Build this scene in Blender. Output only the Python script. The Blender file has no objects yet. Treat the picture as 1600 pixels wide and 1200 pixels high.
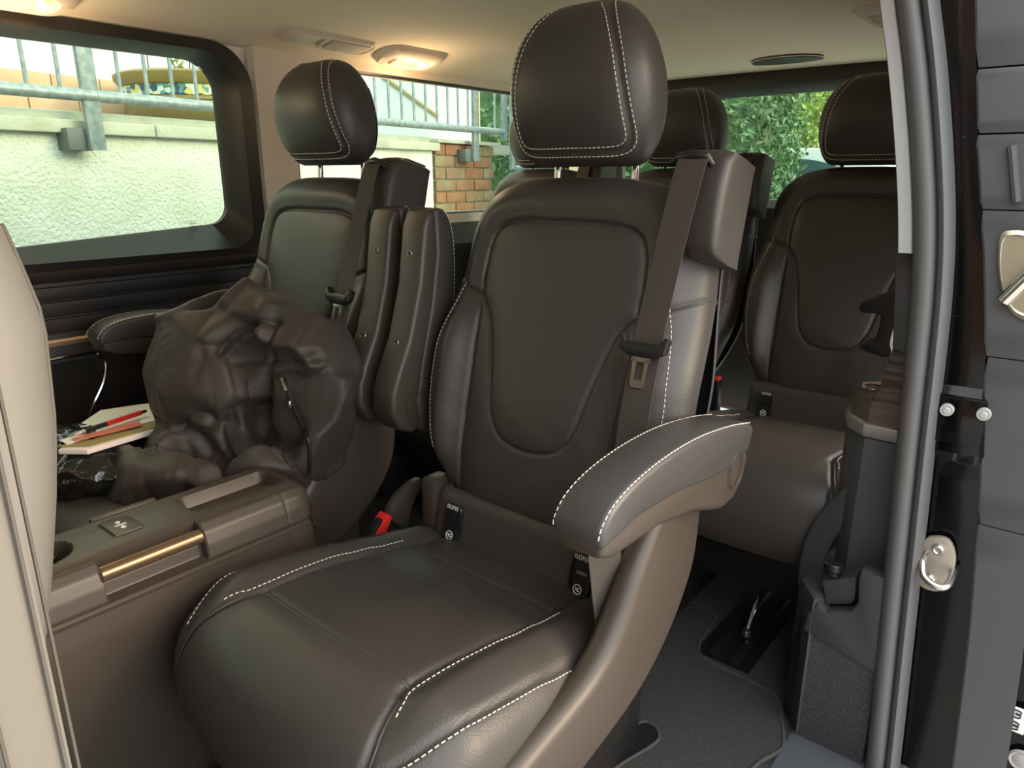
import bpy, bmesh, math, random
import numpy as np
from mathutils import Vector, Matrix, noise
random.seed(7); np.random.seed(7)
D = bpy.data; SC = bpy.context.scene; COL = SC.collection

# ------------------------------------------------------------------ camera
CP = np.array([1.03, 0.0, 1.02]); FPX = 1110.0
PITCH = math.radians(16.32); YAW = math.radians(39.26)
FW = np.array([-math.sin(YAW)*math.cos(PITCH), math.cos(YAW)*math.cos(PITCH), -math.sin(PITCH)])
RT = np.array([math.cos(YAW), math.sin(YAW), 0.0]); UP = np.cross(RT, FW)
cam = D.cameras.new('camera'); cam.sensor_width = 36; cam.lens = FPX/1600*36; cam.clip_start = 0.01
cam_o = D.objects.new('camera', cam); COL.objects.link(cam_o); SC.camera = cam_o
cam_o.matrix_world = Matrix(((RT[0], UP[0], -FW[0], CP[0]), (RT[1], UP[1], -FW[1], CP[1]),
                             (RT[2], UP[2], -FW[2], CP[2]), (0, 0, 0, 1)))
# ------------------------------------------------------------------ sky, exposure
w = D.worlds.new('overcast_sky'); SC.world = w; w.use_nodes = True
bg = w.node_tree.nodes['Background']
bg.inputs[0].default_value = (0.93, 0.97, 1.0, 1); bg.inputs[1].default_value = 2.1
sun = D.lights.new('hazy_sun', 'SUN'); sun.energy = 1.9; sun.angle = math.radians(28); sun.color = (1, .71, .39)
sun_o = D.objects.new('hazy_sun', sun); COL.objects.link(sun_o); sun_o.location = (6, 3, 4)
sun_o.rotation_euler = Vector((-.86, -.46, -.34)).to_track_quat('-Z', 'Y').to_euler()
SC.view_settings.view_transform = 'Standard'; SC.view_settings.look = 'None'
SC.view_settings.gamma = 1.0; SC.view_settings.use_curve_mapping = False
SC.view_settings.exposure = 0.88

# ------------------------------------------------------------------ helpers
def ray(x, y): return FW + RT*(x-800)/FPX + UP*(600-y)/FPX
def at(x, y, X=None, Y=None, Z=None):
    r = ray(x, y)
    s = (X-CP[0])/r[0] if X is not None else (Y-CP[1])/r[1] if Y is not None else (Z-CP[2])/r[2]
    return CP + s*r

def catmull(P, n=8, closed=False):
    P = np.array(P, float); N = len(P); out = []
    for i in range(N if closed else N-1):
        p = [P[(i+k) % N] if closed else P[min(max(i+k, 0), N-1)] for k in (-1, 0, 1, 2)]
        for t in np.linspace(0, 1, n, endpoint=False):
            out.append(.5*(2*p[1]+(p[2]-p[0])*t+(2*p[0]-5*p[1]+4*p[2]-p[3])*t*t+(3*p[1]-p[0]-3*p[2]+p[3])*t**3))
    if not closed: out.append(P[-1])
    return np.array(out)
def resample(P, step=None, n=None):
    P = np.array(P, float); L = np.r_[0, np.cumsum(np.linalg.norm(np.diff(P, axis=0), axis=1))]
    n = n or max(2, int(L[-1]/step)+1)
    s = np.linspace(0, L[-1], n)
    return np.stack([np.interp(s, L, P[:, k]) for k in range(P.shape[1])], 1)
def sint(x, xp, fp):
    q = catmull(np.stack([xp, fp], 1), 10); return np.interp(x, q[:, 0], q[:, 1])
def se(x, n): return np.clip(1-np.abs(x)**n, 0, 1)**(1/n)
def sm(x, a, b):
    t = np.clip((x-a)/(b-a), 0, 1); return t*t*(3-2*t)
def pdist(U, V, poly):
    P = np.array(poly, float); d = np.full(U.shape, 9.0)
    for a, b in zip(P[:-1], P[1:]):
        e = b-a; L2 = e@e+1e-12
        t = np.clip(((U-a[0])*e[0]+(V-a[1])*e[1])/L2, 0, 1)
        d = np.minimum(d, np.hypot(U-a[0]-t*e[0], V-a[1]-t*e[1]))
    return d
def inside(U, V, poly):
    P = np.array(poly, float); r = np.zeros(U.shape, bool)
    for a, b in zip(P, np.roll(P, -1, 0)):
        c = ((a[1] > V) != (b[1] > V)) & (U < (b[0]-a[0])*(V-a[1])/(b[1]-a[1]+1e-12)+a[0]); r ^= c
    return r

ORG = {}
def tag(o, label=None, cat=None, group=None, kind=None):
    if label: o['label'] = label
    if cat: o['category'] = cat
    if group: o['group'] = group
    if kind: o['kind'] = kind
    return o
def thing(name, label=None, cat=None, loc=(0, 0, 0), group=None, kind=None):
    o = D.objects.new(name, None); COL.objects.link(o); o.location = loc; o.empty_display_size = .1
    ORG[o.name] = np.array(loc, float)
    return tag(o, label, cat, group, kind)

class MB:
    def __init__(s): s.v = []; s.f = []; s.n = 0
    def add(s, V, F):
        V = np.asarray(V, float).reshape(-1, 3); s.v.append(V)
        s.f += [tuple(i+s.n for i in f) for f in F]; s.n += len(V); return s
    def grid(s, P, cu=False, cv=False, flip=False):
        P = np.asarray(P, float); m, n = P.shape[:2]; F = []
        for i in range(m if cu else m-1):
            for j in range(n if cv else n-1):
                q = (i*n+j, ((i+1) % m)*n+j, ((i+1) % m)*n+(j+1) % n, i*n+(j+1) % n)
                F.append(q[::-1] if flip else q)
        return s.add(P.reshape(-1, 3), F)
    def box(s, c, size, bevel=0.0, rot=None, seg=2):
        bm = bmesh.new(); bmesh.ops.create_cube(bm, size=1)
        for v in bm.verts: v.co = Vector([v.co[k]*size[k] for k in range(3)])
        if bevel: bmesh.ops.bevel(bm, geom=bm.edges[:], offset=min(bevel, min(size)*.49), segments=seg, affect='EDGES', profile=.5)
        return s._bm(bm, c, rot)
    def _bm(s, bm, c=(0, 0, 0), rot=None):
        M = (rot if rot is not None else Matrix.Identity(3))
        V = [tuple((M @ v.co)+Vector(c)) for v in bm.verts]; bm.verts.index_update()
        F = [tuple(v.index for v in f.verts) for f in bm.faces]; bm.free(); return s.add(V, F)
    def prism(s, poly, ax, a, b, bevel=0.0, seg=2):
        # polygon in the plane normal to axis ax (0: y,z  1: x,z  2: x,y), from a to b
        def P(p, h): return (h, p[0], p[1]) if ax == 0 else (p[0], h, p[1]) if ax == 1 else (p[0], p[1], h)
        bm = bmesh.new(); A = [bm.verts.new(P(p, a)) for p in poly]; B = [bm.verts.new(P(p, b)) for p in poly]
        bm.faces.new(A); bm.faces.new(B[::-1]); n = len(poly)
        for i in range(n): bm.faces.new((A[i], B[i], B[(i+1) % n], A[(i+1) % n])[::-1])
        bmesh.ops.recalc_face_normals(bm, faces=bm.faces[:])
        if bevel:
            E = [e for e in bm.edges if (e.verts[0] in A and e.verts[1] in A) or (e.verts[0] in B and e.verts[1] in B)]
            bmesh.ops.bevel(bm, geom=E, offset=bevel, segments=seg, affect='EDGES', profile=.5, clamp_overlap=True)
        return s._bm(bm)
    def tube(s, pts, r, seg=10, closed=False, cap=True):
        P = np.array(pts, float); n = len(P); R = np.full(n, r) if np.isscalar(r) else np.array(r, float)
        T = np.roll(P, -1, 0)-np.roll(P, 1, 0) if closed else np.gradient(P, axis=0)
        T /= np.linalg.norm(T, axis=1)[:, None]+1e-12
        ref = np.array([0, 0, 1.]) if abs(T[0][2]) < .9 else np.array([1., 0, 0]); rings = []
        nrm = np.cross(T[0], ref); nrm /= np.linalg.norm(nrm)
        for i in range(n):
            nrm = nrm-T[i]*(nrm@T[i]); nrm /= np.linalg.norm(nrm)+1e-12; b = np.cross(T[i], nrm)
            a = np.linspace(0, 2*math.pi, seg, endpoint=False)
            rings.append(P[i]+R[i]*(np.cos(a)[:, None]*nrm+np.sin(a)[:, None]*b))
        k = s.n; s.grid(np.array(rings), cu=closed, cv=True)
        if cap and not closed:
            s.f.append(tuple(range(k, k+seg))[::-1]); s.f.append(tuple(range(k+(n-1)*seg, k+n*seg)))
        return s
    def cyl(s, a, b, r, seg=24): return s.tube([a, b], r, seg)
    def loft(s, rings, cap=True):
        k = s.n; R = np.array(rings, float); s.grid(R, cv=True); n = R.shape[1]
        if cap: s.f.append(tuple(range(k, k+n))[::-1]); s.f.append(tuple(range(k+(len(R)-1)*n, k+len(R)*n)))
        return s
    def lathe(s, prof, c=(0, 0, 0), seg=48):
        a = np.linspace(0, 2*math.pi, seg, endpoint=False)
        return s.grid(np.array([[(c[0]+r*math.cos(t), c[1]+r*math.sin(t), c[2]+z) for t in a] for r, z in prof]), cv=True)
    def ribbon(s, C, Wd, th):
        C = np.array(C, float); Wd = np.array(Wd, float); T = np.gradient(C, axis=0)
        N = np.cross(T, Wd); N /= np.linalg.norm(N, axis=1)[:, None]+1e-12
        return s.loft(np.stack([C-Wd-N*th, C-Wd+N*th, C+Wd+N*th, C+Wd-N*th], 1))
    def build(s, name, m, parent=None, smooth=True, ang=38, recalc=True, kind=None, label=None):
        V = np.concatenate(s.v); me = D.meshes.new(name)
        if parent is not None and parent.name in ORG: V = V-ORG[parent.name]
        me.from_pydata(V.tolist(), [], s.f)
        if recalc:
            bm = bmesh.new(); bm.from_mesh(me); bmesh.ops.recalc_face_normals(bm, faces=bm.faces[:]); bm.to_mesh(me); bm.free()
        if smooth:
            me.shade_smooth()
            if ang < 180: me.set_sharp_from_angle(angle=math.radians(ang))
        me.materials.append(m); o = D.objects.new(name, me); COL.objects.link(o)
        if parent is not None:
            o.parent = parent
            if parent.name in ORG: ORG[o.name] = ORG[parent.name]
        if kind: o['kind'] = kind
        if label: o['label'] = label
        return o
def copy_tree(o, parent=None):
    c = o.copy(); COL.objects.link(c); c.parent = parent
    for ch in list(o.children): copy_tree(ch, c)
    return c
def text_part(txt, name, m, parent, M4, size, ext=.0003):
    cu = D.curves.new(name, 'FONT'); cu.body = txt; cu.size = size; cu.extrude = ext; cu.align_x = 'CENTER'; cu.align_y = 'CENTER'; cu.space_character = 1.18
    to = D.objects.new('tmp', cu); COL.objects.link(to)
    me = D.meshes.new_from_object(to.evaluated_get(bpy.context.evaluated_depsgraph_get()))
    D.objects.remove(to); me.transform(M4); me.materials.clear(); me.materials.append(m)
    if parent.name in ORG: me.transform(Matrix.Translation(-Vector(ORG[parent.name])))
    me.name = name; o = D.objects.new(name, me); COL.objects.link(o); o.parent = parent; return o
def stitches(mb, P, N, L=.0050, gap=.0030, wd=.00075, h=.0006):
    P = np.array(P, float); N = np.array(N, float)
    s = np.r_[0, np.cumsum(np.linalg.norm(np.diff(P, axis=0), axis=1))]
    t = 0
    while t+L < s[-1]:
        a = np.array([np.interp(t, s, P[:, k]) for k in range(3)]); b = np.array([np.interp(t+L, s, P[:, k]) for k in range(3)])
        n = np.array([np.interp(t+L/2, s, N[:, k]) for k in range(3)]); n /= np.linalg.norm(n)
        e = b-a; e /= np.linalg.norm(e); c = np.cross(n, e); c /= np.linalg.norm(c)
        V = [q+i*c*wd+k*n*h+n*.0004 for q in (a, b) for i, k in ((-1, -1), (-.6, 1), (.6, 1), (1, -1))]
        mb.add(V, [(0, 1, 2, 3), (7, 6, 5, 4), (0, 4, 5, 1), (1, 5, 6, 2), (2, 6, 7, 3)]); t += L+gap
    return mb

# ------------------------------------------------------------------ materials
def mat(name, col, rough=.5, metal=0.0, spec=.5, bump=None, var=None, coat=0, emit=None, sheen=0):
    m = D.materials.new(name); m.use_nodes = True; nt = m.node_tree; b = nt.nodes['Principled BSDF']
    b.inputs['Base Color'].default_value = (*col, 1); b.inputs['Roughness'].default_value = rough
    b.inputs['Metallic'].default_value = metal; b.inputs['Specular IOR Level'].default_value = spec
    if coat: b.inputs['Coat Weight'].default_value = coat; b.inputs['Coat Roughness'].default_value = .05
    if sheen: b.inputs['Sheen Weight'].default_value = sheen
    if emit: b.inputs['Emission Color'].default_value = (*emit[0], 1); b.inputs['Emission Strength'].default_value = emit[1]
    tc = nt.nodes.new('ShaderNodeTexCoord')
    if bump:
        typ, sc, st, dist = bump
        t = nt.nodes.new('ShaderNodeTexVoronoi' if typ == 'v' else 'ShaderNodeTexNoise'); t.inputs['Scale'].default_value = sc
        if typ == 'n': t.inputs['Detail'].default_value = 4
        bp = nt.nodes.new('ShaderNodeBump'); bp.inputs['Strength'].default_value = st; bp.inputs['Distance'].default_value = dist
        nt.links.new(tc.outputs['Object'], t.inputs['Vector']); nt.links.new(t.outputs[0], bp.inputs['Height'])
        nt.links.new(bp.outputs[0], b.inputs['Normal'])
    if var:
        col2, sc, lo, hi = var
        t = nt.nodes.new('ShaderNodeTexNoise'); t.inputs['Scale'].default_value = sc; t.inputs['Detail'].default_value = 5
        r = nt.nodes.new('ShaderNodeValToRGB'); r.color_ramp.elements[0].position = lo; r.color_ramp.elements[1].position = hi
        r.color_ramp.elements[0].color = (*col, 1); r.color_ramp.elements[1].color = (*col2, 1)
        nt.links.new(tc.outputs['Object'], t.inputs['Vector']); nt.links.new(t.outputs[0], r.inputs[0]); nt.links.new(r.outputs[0], b.inputs['Base Color'])
    return m
def wave_bump(m, scale, axis, strength, dist):
    nt = m.node_tree; b = nt.nodes['Principled BSDF']; tc = nt.nodes.new('ShaderNodeTexCoord')
    t = nt.nodes.new('ShaderNodeTexWave'); t.bands_direction = axis; t.inputs['Scale'].default_value = scale
    bp = nt.nodes.new('ShaderNodeBump'); bp.inputs['Strength'].default_value = strength; bp.inputs['Distance'].default_value = dist
    nt.links.new(tc.outputs['Object'], t.inputs['Vector']); nt.links.new(t.outputs[0], bp.inputs['Height']); nt.links.new(bp.outputs[0], b.inputs['Normal']); return m
def wood(name, c1, c2, scale, rough=.3, coat=.25):
    m = mat(name, c1, rough, coat=coat); nt = m.node_tree; b = nt.nodes['Principled BSDF']
    tc = nt.nodes.new('ShaderNodeTexCoord'); mp = nt.nodes.new('ShaderNodeMapping'); mp.inputs['Scale'].default_value = (1.5, 1.5, scale)
    t = nt.nodes.new('ShaderNodeTexNoise'); t.inputs['Scale'].default_value = 1.0; t.inputs['Detail'].default_value = 5; t.inputs['Distortion'].default_value = .4
    r = nt.nodes.new('ShaderNodeValToRGB'); r.color_ramp.elements[0].color = (*c1, 1); r.color_ramp.elements[1].color = (*c2, 1); r.color_ramp.elements[0].position = .36; r.color_ramp.elements[1].position = .62
    nt.links.new(tc.outputs['Object'], mp.inputs[0]); nt.links.new(mp.outputs[0], t.inputs['Vector']); nt.links.new(t.outputs[0], r.inputs[0]); nt.links.new(r.outputs[0], b.inputs['Base Color']); return m
def glass(name, tint, refl=.08):
    m = D.materials.new(name); m.use_nodes = True; nt = m.node_tree; nt.nodes.clear()
    o = nt.nodes.new('ShaderNodeOutputMaterial'); mx = nt.nodes.new('ShaderNodeMixShader'); tr = nt.nodes.new('ShaderNodeBsdfTransparent'); gl = nt.nodes.new('ShaderNodeBsdfGlossy')
    lw = nt.nodes.new('ShaderNodeLayerWeight'); lw.inputs[0].default_value = refl
    tr.inputs[0].default_value = (*tint, 1); gl.inputs['Roughness'].default_value = .02
    nt.links.new(lw.outputs['Fresnel'], mx.inputs[0]); nt.links.new(tr.outputs[0], mx.inputs[1]); nt.links.new(gl.outputs[0], mx.inputs[2]); nt.links.new(mx.outputs[0], o.inputs[0]); return m
LEATHER = mat('black_leather', (.050, .044, .039), .42, spec=.5, bump=('v', 430, .30, .0008))
LEATHER2 = mat('black_leather_pad', (.05, .047, .045), .4, bump=('v', 520, .25, .0006))
PLASTIC = mat('warm_lit_black_plastic', (.056, .043, .033), .42, bump=('n', 900, .1, .0004))  # black plastic; warm outside light is put into the brown base colour
TOWERP = mat('shaded_tower_plastic', (.040, .034, .029), .5, bump=('n', 900, .12, .0004))  # darker copy of the seat plastic; weaker light on the tower coloured in
BLACKP = mat('black_plastic', (.012, .012, .012), .35)
SLATE = mat('dark_slate_plastic', (.042, .044, .048), .5, bump=('n', 700, .18, .0005))
GREYP = mat('slate_grey_plastic', (.072, .075, .082), .5, bump=('n', 700, .18, .0005))
DARKG = mat('charcoal_plastic', (.03, .031, .033), .45, bump=('n', 700, .15, .0005))
CHROME = mat('polished_chrome', (.70, .68, .65), .12, metal=1)
STEEL = mat('brushed_steel', (.6, .58, .55), .3, metal=1)
THREAD = mat('ivory_thread', (.72, .66, .56), .7)
WHITEP = mat('white_print', (.85, .85, .85), .6)
WEB = wave_bump(mat('brown_black_webbing', (.058, .046, .038), .62), 330, 'Z', .5, .0006)
RED = mat('red_plastic', (.75, .03, .02), .35)
BEIGE = mat('beige_headliner_cloth', (.78, .68, .52), .9, bump=('n', 500, .2, .0006))
BEIGEP = mat('beige_pillar_trim', (.66, .57, .45), .6)
FRAMEB = mat('black_window_trim', (.018, .016, .015), .45)
DOORP = mat('dark_door_trim', (.022, .018, .016), .5, bump=('n', 700, .15, .0005))
WOODD = wood('dark_gloss_wood', (.005, .0035, .003), (.013, .009, .007), 70, .5, 0)
WOODL = wood('striped_walnut', (.035, .026, .021), (.15, .115, .095), 85)
CARPET = mat('charcoal_carpet', (.035, .034, .034), .95, bump=('n', 420, .8, .003), var=((.075, .072, .07), 260, .45, .75))
MATC = mat('dark_floor_mat', (.03, .028, .027), .95, bump=('n', 600, .5, .0015), var=((.05, .047, .045), 300, .45, .7))
MATEDGE = wave_bump(mat('mat_edge_thread', (.055, .052, .05), .8), 120, 'DIAGONAL', .8, .001)
PAINT = mat('gloss_black_paint', (.003, .003, .0035), .12, spec=.25, coat=.1, var=((.09, .09, .09), 420, .68, .76))
RUBBER = mat('grey_door_seal_rubber', (.10, .10, .10), .5, bump=('n', 200, .1, .0005))
FSEAT = mat('sunlit_black_seat_leather', (.185, .172, .152), .6, bump=('v', 400, .15, .0006))  # black leather; the daylight on it is put into a pale base colour
BPIL = mat('pale_pillar_trim', (.15, .136, .112), .55)
GLASSW = glass('green_tinted_glass', (.84, .95, .87), .05)
GOLDP = mat('bronze_satin_plastic', (.16, .11, .075), .35)

# ================================================================== SEATS (built round the seat's own base, y = rearward)
TI = math.radians(15); CT, ST_ = math.cos(TI), math.sin(TI)
def BK(u, v, w_):  # back plane -> seat space
    u, v, w_ = np.broadcast_arrays(np.asarray(u, float), v, w_)
    return np.stack([u, v*ST_-w_*CT, .39+v*CT+w_*ST_], -1)
_av = np.array([.06, .09, .13, .2, .28, .36, .44, .5, .56, .62, .67]); _aw = np.array([.185, .20, .222, .25, .262, .262, .252, .245, .24, .235, .23])
_vv = np.linspace(.06, .67, 200); _aa = np.convolve(np.pad(np.interp(_vv, _av, _aw), 10, 'edge'), np.ones(21)/21, 'valid')
def bk_a(v):
    return np.interp(v, _vv, _aa)*(.30+.70*se(np.clip((v-.545)/(.66-.545), 0, 1), 2.6))*1.0
ins_u = catmull([(.001, .5785), (.07, .5785), (.115, .574), (.143, .560), (.156, .53), (.160, .485), (.158, .442)], 6)
ins_l = catmull([(.158, .442), (.131, .408), (.115, .36), (.100, .30), (.087, .243), (.062, .207), (.03, .194), (0, .191)], 6)
ins = np.concatenate([ins_u, ins_l[1:]])
INSERT = np.concatenate([ins, (ins*[-1, 1])[::-1]])
yoke = catmull([(.158, .442), (.20, .455), (.235, .474), (.27, .496)], 5)
crease = catmull([(.158, .435), (.158, .35), (.153, .21), (.148, .06)], 6)
BKD = .10
def bk_w(u, v):
    u = np.asarray(u, float); v = np.asarray(v, float); au = np.abs(u)
    q = np.clip(au/bk_a(v), 0, 1); ph = se(np.clip((v-.36)/.30, -1, 1), 7)
    cu = np.interp(v, [.06, .21, .35, .44], [.148, .153, .158, .158])
    bol = .040*sm(au, cu-.004, cu+.05)*sm(v, .05, .17)*(1-sm(v, .33, .50))
    f = bol+.003*sm(v, .42, .47)*(~inside(u, v, INSERT))
    di = pdist(u, v, INSERT); isin = inside(u, v, INSERT)
    f = f+np.where(isin, 0, .011*np.exp(-((di-.034)/.024)**2)*sm(v, .43, .50))
    f = f+np.where(isin, .007*(1-np.exp(-di/.018)), 0)
    f = f+.008*np.exp(-((v-.22)/.12)**2)*(1-sm(au, .1, .16))
    f = f-.005*np.exp(-(di/.0030)**2)
    for S in (1, -1):
        f = f-.005*np.exp(-(pdist(u, v, yoke*[S, 1])/.0035)**2)-.006*np.exp(-(pdist(u, v, crease*[S, 1])/.004)**2)*(1-sm(v, .40, .44))
    f = f+.0012*np.sin(u*60+3*np.sin(v*25))*np.sin(v*48)*np.exp(-((v-.15)/.1)**2)
    return f-BKD*(1-se(q, 3.4)*ph)
def surf_pts(P2, fn, step=.003):
    P2 = resample(P2, step); e = 4e-4; a = fn(P2[:, 0], P2[:, 1])
    n = np.cross(fn(P2[:, 0]+e, P2[:, 1])-a, fn(P2[:, 0], P2[:, 1]+e)-a); n /= np.linalg.norm(n, axis=1)[:, None]+1e-12
    return a, n
def bk_surf(u, v): return BK(u, v, bk_w(u, v))
def flipn(n, d): return np.where((n@np.array(d))[:, None] < 0, -n, n)

# cushion
CPROF = resample(catmull([(.045, .36), (.04, .375), (.02, .386), (-.10, .410), (-.24, .440), (-.33, .452), (-.40, .453), (-.455, .437), (-.490, .395), (-.502, .34), (-.492, .285), (-.475, .25)], 14), .002)
_cs = np.r_[0, np.cumsum(np.linalg.norm(np.diff(CPROF, axis=0), axis=1))]; CL = _cs[-1]
_ct = np.gradient(CPROF, _cs, axis=0); _cn = np.stack([_ct[:, 1], -_ct[:, 0]], 1); _cn /= np.linalg.norm(_cn, axis=1)[:, None]
def s_of_y(y):  # top part
    k = int(np.argmin(CPROF[:, 0])); return np.interp(-np.asarray(y, float), -CPROF[12:k, 0], _cs[12:k])
SFR = float(s_of_y(-.362)); SRR = float(s_of_y(-.085)); SPIN = float(s_of_y(-.43))
def cu_a(s): return np.interp(s, [0, .1, .3, SFR, SPIN, SPIN+.08, CL], [.245, .256, .268, .272, .268, .256, .23])
inner = catmull([(.150, 0.03), (.156, SRR), (.158, (SRR+SFR)/2), (.152, SFR), (.160, SFR+.03), (.172, SPIN), (.185, SPIN+.06), (.19, CL)], 6)
outer = catmull([(.236, .02), (.243, SRR), (.245, (SRR+SFR)/2), (.240, SFR-.01), (.226, SPIN-.02), (.200, SPIN+.045)], 6)
fseam = catmull([(-.152, SFR), (-.08, SFR+.004), (0, SFR+.006), (.08, SFR+.004), (.152, SFR)], 6)
rseam = catmull([(-.155, SRR), (0, SRR+.003), (.155, SRR)], 6)
def cu_surf(u, s):
    u = np.asarray(u, float); s = np.asarray(s, float); au = np.abs(u); q = np.clip(au/cu_a(s), 0, 1)
    f = .020*sm(au, .15, .20)*(1-sm(s, SFR, SPIN+.02))*sm(s, 0, .08)
    f = f-.004*np.exp(-((s-(SRR+SFR)/2)/.11)**2)*(1-sm(au, .08, .15))
    for S in (1, -1):
        f = f-.006*np.exp(-(pdist(u, s, inner*[S, 1])/.0045)**2)
        f = f-.004*np.exp(-(pdist(u, s, outer*[S, 1])/.0035)**2)
    df = pdist(u, s, fseam); f = f-.003*np.exp(-(df/.003)**2)+.004*np.exp(-((s-SFR-.03)/.035)**2)*(1-sm(au, .13, .17))
    f = f-.003*np.exp(-(pdist(u, s, rseam)/.003)**2)
    f = f+.0016*np.sin(u*38+4*np.sin(s*14))*np.sin(s*42+u*20)*np.exp(-((s-.22)/.12)**2)
    f = f-.115*(1-se(q, 3.6))
    y = np.interp(s, _cs, CPROF[:, 0])+np.interp(s, _cs, _cn[:, 0])*f; z = np.interp(s, _cs, CPROF[:, 1])+np.interp(s, _cs, _cn[:, 1])*f
    return np.stack([u, y, z], -1)

# headrest: height t 0..1
HZ0, HZ1 = 1.035, 1.282
_ht = [0, .05, .15, .3, .5, .7, .85, .95, 1]
def h_yf(t): return sint(t, _ht, [.19, .168, .147, .13, .121, .126, .143, .168, .205])
def h_yb(t): return sint(t, _ht, [.225, .245, .265, .275, .275, .265, .25, .235, .215])
def h_a(t): return sint(t, [0, .03, .08, .16, .3, .45, .6, .75, .86, .93, .965, .985, .995, 1], [.095, .108, .117, .125, .132, .133, .128, .116, .099, .080, .063, .046, .028, .010])
def hr_front(u, t):
    u = np.asarray(u, float); t = np.asarray(t, float); ym = (h_yf(t)+h_yb(t))/2
    y = ym-(ym-h_yf(t))*se(np.clip(np.abs(u)/h_a(t), 0, 1), 2.7)
    return np.stack([u, y, HZ0+(HZ1-HZ0)*t], -1)
hseam_r = catmull([(0, .085), (.06, .085), (.088, .095), (.103, .13), (.108, .2), (.106, .35), (.101, .5), (.093, .65), (.081, .78), (.064, .9), (.045, .975)], 6)
HSEAM = np.concatenate([(hseam_r*[-1, 1])[::-1], hseam_r[1:]])

def build_headrest(root, dz=0, dy=0, hs=1.0):
    m = MB(); rings = []; T = np.concatenate([np.linspace(0, .1, 9)[:-1], np.linspace(.1, .85, 46)[:-1], 1-.15*np.linspace(1, 0, 26)**2])
    a = np.linspace(0, 2*math.pi, 132, endpoint=False)
    for t in T:
        n = 2.7; c, s_ = np.cos(a), np.sin(a); A = h_a(t); yf, yb = h_yf(t), h_yb(t); ym = (yf+yb)/2
        u = A*np.sign(c)*np.abs(c)**(2/n); r = np.abs(s_)**(2/n); y = np.where(s_ < 0, ym-(ym-yf)*r, ym+(yb-ym)*r)
        g = np.where(s_ < 0, .004*np.exp(-(pdist(u, np.full_like(u, t)*.25, HSEAM*[1, .25])/.003)**2), 0)
        nx = u/A**2; ny = (y-ym)/((yb-yf)/2)**2; l = np.hypot(nx, ny)+1e-9
        g2 = .0025*np.exp(-((y-ym-.035)/.0025)**2)*(np.abs(u) > .6*A)*(t < .8)
        u = u-(g+g2)*nx/l; y = y-(g+g2)*ny/l
        rings.append(np.stack([u, y+dy, np.full_like(u, HZ0+(HZ1-HZ0)*t*hs+dz)], 1))
    m.loft(rings); h = m.build('headrest', LEATHER, root, ang=180)
    sb = MB()
    for off in (-.0065, .0065):
        d = np.gradient(HSEAM*[1, .247], axis=0); d /= np.linalg.norm(d, axis=1)[:, None]
        P2 = HSEAM*[1, .247]+np.stack([d[:, 1], -d[:, 0]], 1)*off; P2 = P2/[1, .247]
        P2[:, 1] = np.clip(P2[:, 1], .03, .985); P2[:, 0] = np.clip(P2[:, 0], -.985*h_a(P2[:, 1]), .985*h_a(P2[:, 1]))
        P, N = surf_pts(P2*[1, 1], hr_front, .004)
        stitches(sb, np.column_stack([P[:, 0], P[:, 1]+dy, HZ0+(P[:, 2]-HZ0)*hs+dz]), flipn(N, (0, -1, 0)))
    sb.build('stitching', THREAD, h, kind='stuff', smooth=False)
    tt = np.linspace(.06, .72, 40); pa = np.stack([.97*h_a(tt)*se((.035+.01*tt)/((h_yb(tt)-h_yf(tt))/2), 2.7), (h_yf(tt)+h_yb(tt))/2+.035+.01*tt+dy, HZ0+(HZ1-HZ0)*tt*hs+dz], 1)
    for sg in (1, -1): MB().tube(pa*[sg, 1, 1]+[sg*.0035, 0, 0], .0012, 5).build('side_seam', BLACKP, h)
    for sx in (-.078, .078):
        MB().cyl((sx, .232, .99), (sx, .238+dy, HZ0+.04+dz), .0065, 16).build('headrest_post', CHROME, root)

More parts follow.
